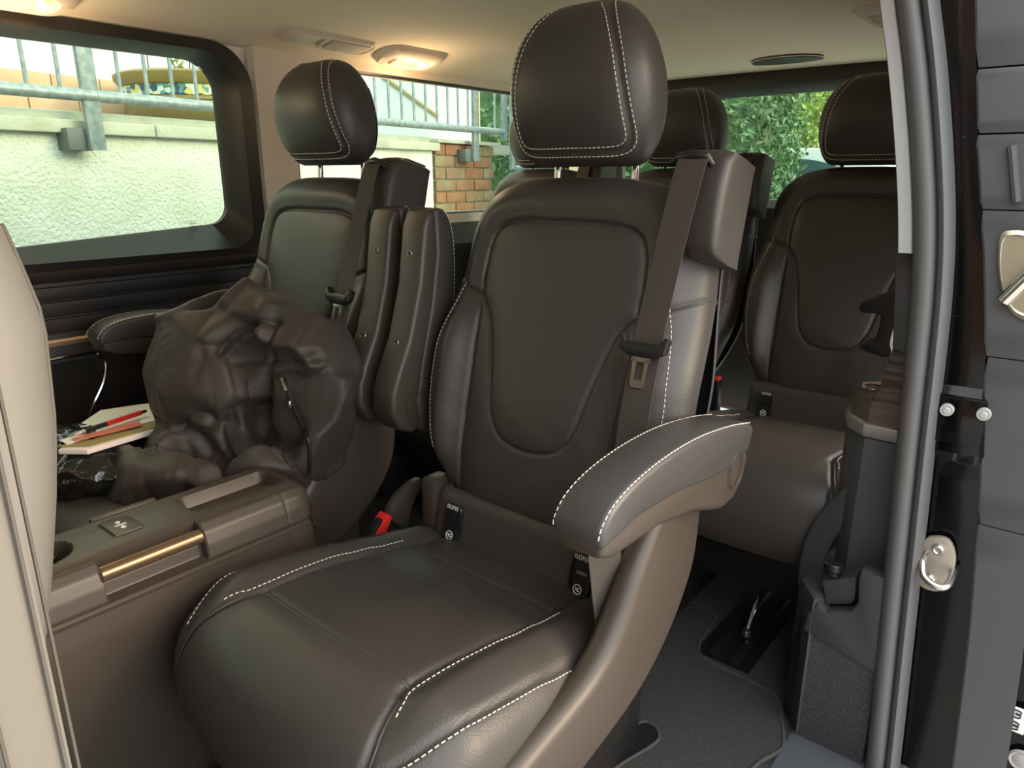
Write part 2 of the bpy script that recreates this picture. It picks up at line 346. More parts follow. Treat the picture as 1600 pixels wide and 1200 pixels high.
def arm_geo(mk):
    top = [(.185, .640), (.18, .662), (.10, .682), (0, .695), (-.09, .697), (-.165, .690), (-.215, .676), (-.238, .656), (-.241, .640)]
    mid = [(-.236, .628), (-.16, .640), (-.06, .634), (.04, .618), (.12, .610), (.175, .622)]
    low = [(-.232, .616), (-.205, .606), (-.10, .602), (0, .584), (.06, .562), (.10, .550), (.14, .552), (.172, .575), (.182, .605)]
    pad = catmull(top, 4).tolist()+mid
    sh = [(.172, .632), (.16, .66), (-.1, .66), (-.225, .645), (-.236, .632)]+low
    return pad, sh
def build_armrest(root, side, raised):
    pad, sh = arm_geo(None); x0, x1 = (.262, .330) if side > 0 else (-.330, -.262)
    t = math.radians(-97 if raised else (0 if side > 0 else -6)); pv = np.array([.125, .605]); R = np.array([[math.cos(t), -math.sin(t)], [math.sin(t), math.cos(t)]])
    ofs = np.array([-.082, .0]) if raised else np.zeros(2)
    tr = lambda P: ((np.array(P)-pv)@R.T+pv+ofs)
    b = MB().prism(tr(sh).tolist(), 0, x0+.003, x1-.003, .010, 3).build('armrest', PLASTIC, root)
    MB().prism(tr(pad).tolist(), 0, x0, x1, .009, 3).build('armrest_pad', LEATHER2 if not raised else LEATHER, b)
    sb = MB(); top = tr(catmull([(.175, .668), (.10, .6835), (0, .6965), (-.09, .6985), (-.165, .6915), (-.216, .677), (-.2395, .656), (-.2415, .642)], 5))
    d = np.gradient(top, axis=0); nn = np.stack([d[:, 1], -d[:, 0]], 1)*(-1); nn /= np.linalg.norm(nn, axis=1)[:, None]
    nn = -nn
    for xs in (x0+.004, x1-.004):
        P = np.column_stack([np.full(len(top), xs), top-0*nn]); sgn = -1 if xs == x0+.004 else 1
        up = np.stack([np.zeros(len(top)), (tr([[0, 1]])-tr([[0, 0]]))[0][0]*np.ones(len(top)), (tr([[0, 1]])-tr([[0, 0]]))[0][1]*np.ones(len(top))], 1)
        N = up+np.array([sgn*.8, 0, 0]); N /= np.linalg.norm(N, axis=1)[:, None]
        stitches(sb, P-up*.0032+np.array([0, 0, 0]), N)
    sb.build('stitching', THREAD, b, kind='stuff', smooth=False)
    # round pivot cover line and screw details
    c = tr([(.128, .605)])[0]
    for xs in ((x1+.0005,) if side > 0 else (x0-.0005, x1+.0005)):
        a = np.linspace(0, 2*math.pi, 28, endpoint=False)
        MB().tube(np.stack([np.full(28, xs), c[0]+.022*np.cos(a), c[1]+.028*np.sin(a)], 1), (.0009), 6, closed=True).build('pivot_cover', LEATHER2 if not raised else PLASTIC, b)
    if raised:
        for p in ((-.155, .604), (.01, .5815)):
            q = tr([p])[0]; dirn = tr([(p[0], p[1]-.01)])[0]-q
            MB().cyl(((x0+x1)/2, *(q-dirn*.3)), ((x0+x1)/2, *(q+dirn*.12)), .0045, 14).build('screw_hole', BLACKP, b)
            a = np.linspace(0, 2*math.pi, 16, endpoint=False)
            MB().tube(np.stack([(x0+x1)/2+.0055*np.cos(a), q[0]+.0*a, q[1]+.0055*np.sin(a)], 1)+np.array([0, dirn[0]*.12, 0]), .001, 5, closed=True).build('screw_ring', STEEL, b)
    return b

def build_seat(name, arms, valance, hz=0.0, hs=1.0):
    root = thing(name)
    # --- cushion
    m = MB(); ns = 190; S = np.linspace(0, CL, ns); nu = 190
    g = []
    uu = np.linspace(-1, 1, nu); uu = np.sign(uu)*np.where(np.abs(uu) < .8, np.abs(uu)*1.16, .928+(1-.928)*(1-(1-(np.clip(np.abs(uu), .8, 1)-.8)/.2)**2.2))
    U, SS = np.meshgrid(uu, S); m.grid(cu_surf(U*cu_a(SS), SS)); c = m.build('cushion', LEATHER, root, ang=180)
    sb = MB()
    for sg in (1, -1):
        P, N = surf_pts((inner*[sg, 1]+[sg*.013, 0])[6:29], cu_surf, .004); stitches(sb, P, flipn(N, (0, -.3, 1)))
        P, N = surf_pts((outer*[sg, 1]+[sg*.006, 0])[4:], cu_surf, .004); stitches(sb, P, flipn(N, (0, -.3, 1)))
    sb.build('stitching', THREAD, c, kind='stuff', smooth=False)
    pp = MB()
    for sg in (1, -1):
        P, N = surf_pts((inner*[sg, 1]+[sg*.004, 0])[24:], cu_surf, .004); pp.tube(P-flipn(N, (0, -1, .2))*.0005, .0028, 8)
    P, N = surf_pts(fseam+[0, .004], cu_surf, .004); pp.tube(P-flipn(N, (0, 0, 1))*.0012, .0022, 8)
    pp.build('piping', LEATHER, c)
    # --- backrest
    m = MB(); vs = np.linspace(.062, .66, 230); ext = .66-.03*(np.linspace(1, 0, 40)**2)
    V1 = np.concatenate([np.linspace(.0625, .63, 205), .63+.0298*(1-np.linspace(1, 0, 26)[1:]**2)])
    U, VV = np.meshgrid(uu, V1); P = BK(U*bk_a(VV)*.9995, VV, bk_w(U*bk_a(VV)*.9995, VV)); m.grid(P)
    b = m.build('backrest', LEATHER, root, ang=180)
    sb = MB()
    st = catmull([(.205, .462), (.222, .41), (.233, .35), (.236, .28), (.222, .20), (.205, .15)], 6)
    for sg in (1, -1):
        P, N = surf_pts(st*[sg, 1], bk_surf, .004); stitches(sb, P, flipn(N, (0, -1, 0)))
    sb.build('stitching', THREAD, b, kind='stuff', smooth=False)
    sl_ = MB()
    for ln in (np.concatenate([INSERT, INSERT[:1]]), yoke[:14], yoke[:14]*[-1, 1], crease[:-4], crease[:-4]*[-1, 1]):
        P, N = surf_pts(ln, bk_surf, .004); sl_.tube(P-flipn(N, (0, -1, 0))*.0004, .0010, 5)
    sl_.build('seam_line', BLACKP, b)
    m = MB(); V2 = np.linspace(.05, .655, 40); u2 = np.linspace(-1, 1, 40); U, VV = np.meshgrid(u2, V2)
    edge = se(U, 6)*se((VV-.352)/.3035, 8)
    m.grid(BK(U*(bk_a(VV)+.002), VV, -.085-.05*edge), flip=True); m.build('back_shell', DARKG, root, ang=180)
    for sg in (1, -1):
        vv = np.linspace(.12, .56, 50); MB().tube(BK(sg*(bk_a(vv)+.001), vv, np.full(50, -.086)), .0016, 6).build('edge_piping', LEATHER2, root)
    # --- lower back panel with child-seat anchor pockets
    m = MB(); U, VV = np.meshgrid(np.linspace(-.19, .225, 60), np.linspace(-.05, .085, 24))
    ed = se((U-.0175)/.209, 10)*se((VV-.0175)/.069, 6); m.grid(BK(U, VV, -.045+.043*ed)); lp = m.build('lower_back_panel', LEATHER, root, ang=180)
    for cx in (-.136, .144):
        def ring(hu, hv, w_, n=32, dv=0.0):
            a = np.linspace(0, 2*math.pi, n, endpoint=False); k = 2/4.5
            return BK(cx+hu*np.sign(np.cos(a))*np.abs(np.cos(a))**k, .026+dv+hv*np.sign(np.sin(a))*np.abs(np.sin(a))**k, np.full(n, w_))
        f = MB().loft([ring(.021, .034, -.006), ring(.0215, .035, .002), ring(.020, .033, .0045), ring(.0165, .029, .004), ring(.0155, .0275, -.002)], cap=False).build('anchor_pocket', BLACKP, lp, label='black pocket frame marked ISOFIX in white')
        MB().loft([ring(.0155, .0275, .0012), ring(.0153, .0273, .0008)]).build('pocket_shade_plate', mat('pocket_shade_black', (.004, .004, .004), .6), lp)  # flat black plate; the shade inside the pocket is put into its colour
        q = BK(cx, .026, .0022); MB().box(q+np.array([.003, 0, .004]), (.020, .003, .006), .001).build('anchor_bar', STEEL if cx > 0 else BLACKP, lp)
        M3 = Matrix(((1, 0, 0), (0, ST_, -CT), (0, CT, ST_)))
        def m4(u_, v_, w_, rz=0): return Matrix.Translation(Vector(BK(u_, v_, w_))) @ M3.to_4x4() @ Matrix.Rotation(rz, 4, 'Z')
        text_part('ISOFIX', 'lettering', WHITEP, lp, m4(cx, .0545, .0062) @ Matrix.Diagonal((.72, 1, 1, 1)), .0112)
        a = np.linspace(0, 2*math.pi, 24, endpoint=False)
        sy = MB().tube(BK(cx+.0075*np.cos(a), .0035+.0075*np.sin(a), np.full(24, .0045)), .0008, 5, closed=True)
        sy.tube(BK(np.array([cx-.004, cx-.001, cx+.004]), np.array([.006, .0015, .001]), np.full(3, .0045)), .001, 5)
        sy.tube(BK(np.array([cx-.001, cx+.002, cx+.0045]), np.array([.0055, .005, .0065]), np.full(3, .0045)), .001, 5)
        sy.build('child_seat_symbol', WHITEP, lp)
    # --- headrest
    build_headrest(root, dz=hz, hs=hs)
    # --- belt tower
    V_ = np.array([.532, .535, .542, .555, .585, .63, .668, .684, .692, .695]); rings = []
    for v, hl, wf in zip(V_, [.236, .228, .222, .218, .214, .205, .192, .192, .205, .225], [-.03, .000, .012, .020, .024, .026, .022, .010, -.008, -.025]):
        ur = .272-(.014 if v < .525 else 0)-(.02 if v > .688 else 0); c_ = np.array([(hl+ur)/2, (wf-.085)/2]); h_ = np.array([(ur-hl)/2, (wf+.085)/2])
        a = np.linspace(0, 2*math.pi, 40, endpoint=False); k = 2/6
        rings.append(BK(c_[0]+h_[0]*np.sign(np.cos(a))*np.abs(np.cos(a))**k, np.full(40, v), c_[1]+h_[1]*np.sign(np.sin(a))*np.abs(np.sin(a))**k))
    tw = MB().loft(rings).build('belt_tower', TOWERP, root, ang=50)
    MB().tube(BK(np.array([.182, .197, .222, .240, .248]), np.array([.668, .6715, .6735, .671, .662]), np.array([.016, .026, .030, .028, .022])), [.004, .007, .008, .007, .004], 12).build('belt_guide', BLACKP, tw)
    # --- seat belt
    C = catmull([BK(.222, .675, .020), BK(.222, .655, .037), BK(.216, .55, .042), BK(.212, .45, .046), BK(.213, .40, .052), BK(.217, .30, .060), BK(.222, .22, .062), (.238, -.08, .565), (.248, -.09, .49), (.254, -.085, .42), (.258, -.08, .375)], 8)
    Wd = catmull([(.0225, 0, 0)]*4+[(.023, 0, 0)]*2+[(.021, .008, 0), (.015, .018, 0), (.011, .021, 0), (.007, .023, .002), (.004, .022, .006)], 8)
    bl = MB().ribbon(C, Wd, .0007).build('seat_belt', WEB, root)
    q = BK(.212, .398, .060)
    Rm = Matrix(((1, 0, 0), (0, CT, ST_), (0, -ST_, CT))) if False else Matrix.Rotation(-TI, 3, 'X')
    tg = MB(); tg.prism([(-.040, .012), (-.036, -.008), (-.018, -.017), (.018, -.017), (.036, -.008), (.040, .012), (.033, .015), (.026, .004), (-.026, .004), (-.033, .015)], 1, -.008, .008, .003)
    V = np.concatenate(tg.v); V = np.array([tuple(Rm @ Vector(p)) for p in V])+q; tg.v = [V]; tgo = tg.build('belt_tongue', BLACKP, root)
    pl = MB(); pl.prism([(-.017, 0), (-.013, -.010), (-.0115, -.043), (-.0085, -.047), (.0085, -.047), (.0115, -.043), (.013, -.010), (.017, 0), (.006, -.010), (.006, -.036), (-.006, -.036), (-.006, -.010)], 1, -.0012, .0012)
    pl.box((0, 0, -.004), (.03, .0024, .012))
    V = np.concatenate(pl.v); pl.v = [np.array([tuple(Rm @ Vector(p)) for p in V])+q+np.array([0, -.003, -.013])]; pl.build('tongue_plate', CHROME, tgo, smooth=False, label='chrome latch plate with rectangular hole')
    # --- pedestal
    MB().box((0, -.17, .22), (.44, .46, .20), .02).build('seat_base', BLACKP, root)
    for sx in (-.16, .16): MB().box((sx, -.15, .07), (.05, .62, .125), .008).build('floor_runner', BLACKP, root)
    if valance:
        pts = catmull([(-.025, .577), (.0, .598), (.045, .606), (.09, .597), (.112, .56), (.115, .50), (.100, .435), (.041, .361), (-.05, .305), (-.17, .278), (-.36, .255)], 6).tolist()+[(-.42, .31)]+catmull([(-.40, .368), (-.30, .385), (-.20, .402), (-.15, .422), (-.115, .455), (-.075, .515), (-.025, .577)], 6).tolist()[:-1]
        for sg in (1,):
            MB().prism(pts, 0, sg*.248, sg*.290, .020, 4).build('side_valance', PLASTIC, root)
        # lever, bracket and buckle on the inner side
        MB().prism([(.075, .30), (.10, .30), (.175, .50), (.165, .54), (.145, .53)], 0, -.262, -.248, .003).build('recline_bracket', DARKG, root)
        MB().tube([(-.263, .098, .30), (-.263, .165, .48)], .0022, 6).build('bracket_edge', CHROME, root)
        MB().prism(catmull([(-.03, .395), (-.01, .43), (.04, .45), (.06, .44), (.03, .40), (.01, .36)], 4, True).tolist(), 0, -.285, -.265, .005).build('recline_lever', PLASTIC, root)
        MB().prism([(-.11, .33), (-.075, .33), (-.03, .405), (-.045, .412), (-.08, .39)], 0, -.277, -.255, .003).build('belt_buckle', BLACKP, root)
        MB().prism([(-.085, .378), (-.058, .368), (-.033, .405), (-.043, .414), (-.05, .41)], 0, -.279, -.253, .003).build('buckle_button', RED, root, label='red release button')
        MB().box((-.205, .035, .40), (.035, .05, .16), .008).build('hinge_cover', PLASTIC, root)
    else:
        MB().box((-.252, -.06, .435), (.022, .03, .09), .004).build('belt_buckle', BLACKP, root)
        MB().box((-.252, -.062, .482), (.018, .024, .010), .003).build('buckle_button', RED, root, label='red release button')
    for (side, raised) in arms: build_armrest(root, side, raised)
    return root

seatA = build_seat('captain_seat', [(1, False), (-1, True)], True)
tag(seatA, 'black leather captain seat in the foreground, its cushion empty and its near armrest folded down', 'seat', 'second row captain seats'); seatA.location = (.343, .83, 0)
seatB = build_seat('captain_seat', [(-1, False), (1, True)], True, hz=.008, hs=.88)
tag(seatB, 'black leather captain seat beside the side window with a jacket lying on it', 'seat', 'second row captain seats'); seatB.location = (-.343, .83, 0)
seatC = build_seat('passenger_seat', [], False, hz=-.014, hs=.87)
seatC.location = (.545, 1.80, .025)
tag(seatC, 'black leather rear seat at the right beside the wood-topped side ledge', 'seat', 'third row seats')
seatC.scale = (.94, 1, 1)
for x, lb in ((.04, 'middle rear seat of black leather behind the foreground captain seat'), (-.465, 'rear seat mostly hidden behind the foreground headrest, beside the quarter window')):
    c = copy_tree(seatC); c.location = (x, 1.80, .025); c['label'] = lb

# ================================================================== CABIN SHELL
def xr(y0, y1, z0, z1, r, n=9, slope=0.0):
    """rounded rectangle in (y,z), counter-clockwise, r = radii (bl, br, tr, tl)"""
    r = (r,)*4 if np.isscalar(r) else r; out = []
    for (cy, cz, a0, rr) in ((y0+r[0], z0+r[0], 180, r[0]), (y1-r[1], z0+r[1], 270, r[1]), (y1-r[2], z1-r[2], 0, r[2]), (y0+r[3], z1-r[3], 90, r[3])):
        for k in range(n):
            a = math.radians(a0+90*k/(n-1)); y = cy+rr*math.cos(a); z = cz+rr*math.sin(a)
            out.append((y, z+slope*(y-.6)*(1 if z < (z0+z1)/2 else 0)))
    return out
def xw(z):  # inner face of the left side, tumblehome
    return np.interp(z, [0, .4, .6, .80, .95, 1.15, 1.33], [-.79, -.775, -.762, -.775, -.785, -.79, -.775])
def ringx(loops, side=1):
    return np.array([[(x if x is not None else side*float(xw(z)), y, z) for y, z in lp] for x, lp in loops])

# floor and sill
fl = MB().box((0, .75, -.03), (1.56, 4.3, .06)).build('floor', CARPET, smooth=False); tag(fl, kind='structure')
# ceiling (slightly domed headliner, thick)
X = np.linspace(-.80, .80, 60); Yc = np.linspace(-1.3, 2.78, 30); XX, YY = np.meshgrid(X, Yc)
def ceil_z(x, y): return 1.402-.06*np.abs(np.asarray(x)/.8)**5-.018*np.clip((np.asarray(y)-1.9)/.85, 0, 1)**2
g = np.stack([XX, YY, ceil_z(XX, YY)], -1); m = MB(); m.grid(g); m.grid(g+[0, 0, .05], flip=True)
for e in (0, -1):
    m.grid(np.stack([g[:, e], g[:, e]+[0, 0, .05]], 1)); m.grid(np.stack([g[e], g[e]+[0, 0, .05]], 1))
ce = m.build('ceiling', BEIGE, ang=60); tag(ce, kind='structure')

# --- door_1: left sliding door
d1 = thing('door_1', kind='structure', loc=(-.80, .5, 0))
Yd0, Yd1 = -1.0, 1.118
# lower trim panel : profile in (x,z), extruded along y
prof = [(-.80, .0), (-.77, .02), (-.765, .30), (-.752, .45), (-.748, .60), (-.752, .655), (-.766, .675), (-.770, .79), (-.762, .80), (-.76, .812), (-.795, .83), (-.85, .835), (-.87, .0)]
MB().prism(prof, 1, Yd0, Yd1).build('door_trim_panel', DOORP, d1)
glass_o = xr(-.95, 1.046, .872, 1.300, (.06, .05, .075, .06), slope=.06); fr_o = xr(Yd0, 1.135, .80, 1.352, (.02, .05, .115, .02))
fr_m = xr(Yd0+.005, 1.128, .808, 1.345, (.02, .05, .11, .02)); fr_i = xr(-.96, 1.085, .835, 1.318, (.05, .06, .10, .06))
g = ringx([(-.81, fr_o), (-.775, fr_m), (-.765, fr_i), (-.818, glass_o), (-.835, glass_o)]); MB().grid(g, cv=True).build('window_frame', FRAMEB, d1, ang=45)
def pane(loop, x, t): return MB().loft(ringx([(x, loop), (x-t, loop)]))
w1 = pane(glass_o, -.826, .004).build('window_1', GLASSW, smooth=False); tag(w1, kind='structure')
mk = MB(); mc = at(302, 352, X=-.822)
for k in range(3): mk.box(mc+np.array([0, 0, .010-.006*k]), (.0006, .018, .0012))
mk.box(mc+np.array([0, .004, -.008]), (.0006, .0014, .012)); mk.box(mc+np.array([0, .004, -.013]), (.0006, .006, .0014)); mk.build('glass_mark', mat('etched_mark', (.30, .33, .28), .8), d1, smooth=False)
for k, (z0, z1) in enumerate(((.676, .712), (.7135, .749), (.7505, .782))):
    MB().prism([(-.769, z0), (-.763, z0+.002), (-.761, (z0+z1)/2), (-.763, z1-.002), (-.769, z1)], 1, Yd0+.02, Yd1-.01).build('wood_plank', WOODD, d1)
MB().prism([(-.750, .651), (-.744, .653), (-.743, .662), (-.748, .667)], 1, -.9, .69).build('metal_strip', mat('champagne_metal', (.62, .46, .36), .3, metal=.9), d1)
sp = catmull([(.0, .613), (.3, .617), (.60, .626), (.64, .617), (.652, .595), (.64, .55), (.61, .50), (.585, .45)], 6)
MB().tube([(-.747, y, z) for y, z in sp], .0045, 8).build('speaker_trim', CHROME, d1, label='chrome trim round the speaker grille')
gp = [(y-.012, z-.012) for y, z in sp]+[(.0, .44)]
MB().prism(gp, 0, -.760, -.746).build('speaker_grille', wave_bump(mat('speaker_mesh', (.02, .016, .014), .6), 90, 'DIAGONAL', .9, .002), d1, smooth=False)

# --- wall_left: rear quarter trim with its window
wl = thing('wall_left', kind='structure', loc=(-.80, 1.9, 0))
qo = xr(1.135, 2.80, .80, 1.37, (.01, .01, .01, .01)); qw = xr(1.262, 2.60, .888, 1.325, (.05, .09, .09, .05)); qi = xr(1.272, 2.59, .898, 1.315, (.05, .085, .085, .045))
g = ringx([(-.80, qo), (-.784, [(1.145+(y-1.135)*.99, z) for y, z in qo]), (-.790, qw), (-.818, qi)]); MB().grid(g, cv=True).build('pillar_trim', BEIGEP, wl, ang=40)
MB().box((-.822, 1.16, 1.10), (.02, .20, .62)).build('pillar_backing', BEIGEP, wl, smooth=False)
MB().tube([(-.803, y, z) for y, z in qw], .010, 8, closed=True).build('window_seal', FRAMEB, wl)
w2 = pane(qw, -.822, .004).build('window_2', GLASSW, smooth=False); tag(w2, kind='structure')
MB().prism([(-.86, 0), (-.765, .0), (-.755, .4), (-.745, .62), (-.75, .76), (-.735, .79), (-.75, .81), (-.80, .875), (-.86, .885)], 1, 1.12, 2.8).build('lower_side_trim', DARKG, wl)

# --- wall_rear: tailgate
wr = thing('wall_rear', kind='structure', loc=(0, 2.8, 0))
def ringy(loops): return np.array([[(x, y0+(1.37-z)*.18, z) for x, z in lp] for y0, lp in loops])
to = xr(-.83, .83, 0.0, 1.40, .03); ti = xr(-.70, .70, .90, 1.338, .06); tg_ = xr(-.66, .66, .93, 1.308, .06)
MB().grid(ringy([(2.76, to), (2.74, xr(-.80, .80, .02, 1.375, .03)), (2.735, ti), (2.775, tg_), (2.80, tg_)]), cv=True).build('tailgate_trim', FRAMEB, wr, ang=40)
w3 = MB().loft(ringy([(2.785, tg_), (2.79, tg_)])).build('window_3', GLASSW, smooth=False); tag(w3, kind='structure')
MB().box((0, 2.747, 1.352), (1.4, .012, .006), .002).build('trim_bead', DARKG, wr)

# --- wall_right behind the door opening : body corner, seal, trim
wrt = thing('wall_right', kind='structure', loc=(.85, 1.3, 0))
ZS = np.array([-.02, .0, .2, .38, .5, .6, .71, .81, .91, 1.0, 1.1, 1.18, 1.257, 1.33]); XS = np.array([.869, .868, .857, .847, .841, .835, .83, .825, .818, .803, .783, .765, .746, .722])
zz = np.linspace(-.02, 1.36, 90); _x = np.interp(zz, ZS, XS); _x = np.convolve(np.pad(_x, 6, 'edge'), np.ones(13)/13, 'valid')
def xs_(z): return np.interp(z, zz, _x)
def strip(name, offs, m, ang=40, z0=-.02, z1=1.36, n=90, par=wrt):
    Z = np.linspace(z0, z1, n); P = np.array([[(xs_(z)+dx, y, z) for dx, y in offs] for z in Z]); return MB().loft(P).build(name, m, par, ang=ang)
strip('door_seal', [(.000, 1.225), (-.001, 1.205), (.003, 1.192), (.012, 1.184), (.022, 1.184), (.029, 1.190), (.032, 1.199), (.036, 1.190), (.042, 1.188), (.047, 1.193), (.050, 1.205), (.050, 1.235), (.02, 1.25)], RUBBER, 55)
strip('pillar_cover', [(-.020, 1.21), (-.018, 1.196), (-.001, 1.196), (.004, 1.21), (.0, 1.25), (-.03, 1.25)], mat('pale_grey_trim', (.42, .44, .45), .6), 40, .91, 1.36)
MB().prism([(.80, .92), (.79, .95), (.745, 1.30), (.735, 1.40), (.90, 1.40), (.90, .92)], 1, 1.26, 2.76).build('upper_side_trim', BEIGEP, wrt)
# the glossy body frame beyond the seal
ZD = np.array([-.1, .04, .29, .46, .68, .77, .91, 1.08, 1.25, 1.40]); XD = np.array([1.0, .993, .978, .963, .934, .926, .902, .866, .836, .81])
def xd_(z): return np.interp(z, ZD, XD)
Z = np.linspace(-.25, 1.45, 100)
dep = lambda z: 1.226+.012*sm(z, .70, .712)+.02*(1-sm(z, .585, .60))
P = np.array([[(xs_(z)+.045, dep(z), z), (xs_(z)+.052, dep(z)-.001, z), (xd_(z)+.0, dep(z)+.004, z), (xd_(z)+.05, 1.30, z), (xd_(z)+.05, 1.36, z), (xs_(z)+.03, 1.36, z)] for z in Z])
bf = MB().loft(P).build('body_frame', PAINT, wrt, ang=30)
ho = MB().box((.905, 1.222, .663), (.075, .012, .075), .004).build('hinge_plate', PAINT, wrt)
for x_, z_ in ((.893, .679), (.940, .682)):
    MB().lathe([(.0001, 0), (.0055, 0), (.0085, .0015), (.0095, .005), (.0095, .009)], seg=20).v
    q = MB(); q.lathe([(.0001, -.009), (.004, -.009), (.0055, -.007), (.0085, -.0075), (.0095, -.005), (.0095, .002)], seg=20)
    V = q.v[0]; q.v = [np.stack([V[:, 0]+x_, V[:, 2]+1.2145, V[:, 1]+z_], 1)]; q.build('bolt', mat('zinc_bolt', (.42, .44, .43), .4), wrt)
# striker
st = thing('door_striker', 'galvanised steel door striker bolted to the glossy black body frame', 'striker', (.915, 1.235, .42))
MB().prism(catmull([(.894, .372), (.916, .366), (.934, .378), (.94, .41), (.938, .44), (.926, .462), (.906, .462), (.892, .448), (.890, .40)], 4, True).tolist(), 1, 1.228, 1.238, .002).build('striker_plate', mat('cast_zinc', (.42, .38, .32), .45, metal=.6, bump=('n', 90, .3, .002)), st)
MB().tube(catmull([(.899, 1.23, .43), (.898, 1.205, .425), (.905, 1.19, .408), (.925, 1.185, .40), (.938, 1.195, .402), (.940, 1.232, .412)], 6), .0055, 12).build('striker_loop', STEEL, st)
for x_, z_ in ((.914, .443), (.910, .387)):
    MB().lathe([(.0001, .004), (.004, .004), (.006, .006), (.009, .004), (.0095, 0)], seg=18)
    q = MB(); q.lathe([(.0001, -.005), (.004, -.005), (.006, -.007), (.009, -.004), (.0095, 0)], seg=18); V = q.v[0]
    q.v = [np.stack([V[:, 0]+x_, V[:, 2]+1.228, V[:, 1]+z_], 1)]; q.build('bolt', STEEL, st)

# lower side trim of the wheel arch
def pxz(pts, Y): return [tuple(at(x, y, Y=Y)[[0, 2]]) for x, y in pts]
MB().prism([(.747, 1.197), (.862, 1.197), (.88, 1.3), (.88, 2.4), (.80, 2.4), (.80, 1.36), (.752, 1.30)], 2, 0, .28, .008).build('arch_carpet', CARPET, wrt)
MB().prism(pxz([(1255, 985), (1367, 1052), (1385, 905), (1345, 892), (1341, 905), (1340, 943), (1330, 955), (1290, 957), (1277, 945), (1262, 958)], 1.193), 1, 1.193, 1.225, .004).build('arch_plate', SLATE, wrt)
MB().prism(pxz(catmull([(1260, 962), (1250, 925), (1252, 875), (1265, 830), (1290, 790), (1322, 760)], 5).tolist()+[(1350, 752), (1350, 800)]+catmull([(1338, 806), (1314, 830), (1298, 858), (1289, 890), (1286, 955)], 5).tolist(), 1.30), 1, 1.285, 1.335, .008, 3).build('arch_rim', SLATE, wrt)
MB().prism(pxz([(1278, 960), (1274, 890), (1290, 840), (1320, 795), (1400, 770), (1400, 960)], 1.345), 1, 1.337, 1.36).build('cubby_back', DARKG, wrt)
bx = pxz([(1285, 908), (1339, 900), (1337, 936), (1330, 944), (1291, 944)], 1.215); MB().prism(bx, 1, 1.212, 1.338, .004).build('cubby_tray', SLATE, wrt)
MB().prism(pxz(catmull([(1284, 905), (1284, 880), (1303, 852), (1330, 846), (1344, 870), (1342, 905)], 5, True), 1.30), 1, 1.29, 1.338, .01).build('cubby_lid', SLATE, wrt)
c = at(1303, 888, Y=1.225); k = MB(); k.lathe([(.0001, .012), (.014, .012), (.016, .010), (.0165, 0), (.0135, -.004), (.0135, -.010)], c, 28); k.build('socket_cap', BLACKP, wrt)
MB().prism([(.747, 1.192), (.706, 1.245), (.704, 1.33), (.77, 1.33), (.765, 1.22)], 2, 0, .30, .012).build('arch_corner', SLATE, wrt)
dm = [np.array([.747-.041*t, 1.192+.053*t, z]) for t, z in ((.48, .265), (.25, .17), (.48, .07), (.75, .17))]; on_ = np.array([-.79, -.61, 0])
MB().loft([[p+on_*.003 for p in dm], [p-on_*.01 for p in dm]]).build('side_vent', BLACKP, wrt, smooth=False)
# column and its wood-topped ledge
col = [(.755, 1.375), (.726, 1.345), (.742, 1.298), (.776, 1.264), (.87, 1.258), (.87, 1.375)]
MB().prism(col, 2, .33, .592, .006).build('side_column', GREYP, wrt)
MB().prism([(x-.004 if x < .8 else x, y-.004) for x, y in col], 2, .592, .618, .006).build('ledge_trim', mat('satin_silver_trim', (.45, .45, .45), .3, metal=.7), wrt)
sc_ = lambda s, dz: [( .83+(x-.83)*s, 1.36+(y-1.36)*s, dz) for x, y in col]
MB().loft([sc_(1.0, .618), sc_(1.0, .626), sc_(.985, .642), sc_(.94, .656), sc_(.85, .665)]).build('ledge_top', WOODL, wrt, ang=25)
MB().prism([(.774, .655), (.785, .68), (.796, .75), (.87, .75), (.87, .655)], 1, 1.268, 1.34, .006).build('wood_riser', WOODL, wrt)
MB().prism(pxz([(1399, 392), (1432, 392), (1424, 560), (1395, 545)], 1.26), 1, 1.25, 1.31, .01).build('lower_pillar_trim', GREYP, wrt)
MB().lathe([(.016, -.002), (.0185, .001), (.0175, .003), (.0155, .002)], at(1364, 606, Z=.668)).build('cup_ring', WOODL, wrt)
hk = catmull([(1352, 470), (1380, 460), (1412, 452), (1416, 462), (1404, 500), (1396, 530), (1398, 545), (1392, 555), (1365, 548), (1348, 540), (1352, 534), (1370, 528), (1378, 510), (1381, 492), (1374, 487), (1354, 486), (1348, 478)], 4, True)
MB().prism(pxz(hk, 1.36), 1, 1.335, 1.40, .006, 3).build('belt_hook', BLACKP, wrt, label='black spool-shaped belt holder')
# door sill outside the mat
si = MB().prism([(.735, -.2), (.93, -.2), (.93, 1.26), (.735, 1.26)], 2, -.10, .004, .004).build('sill', mat('blue_grey_sill', (.075, .08, .09), .5), wrt, smooth=False)

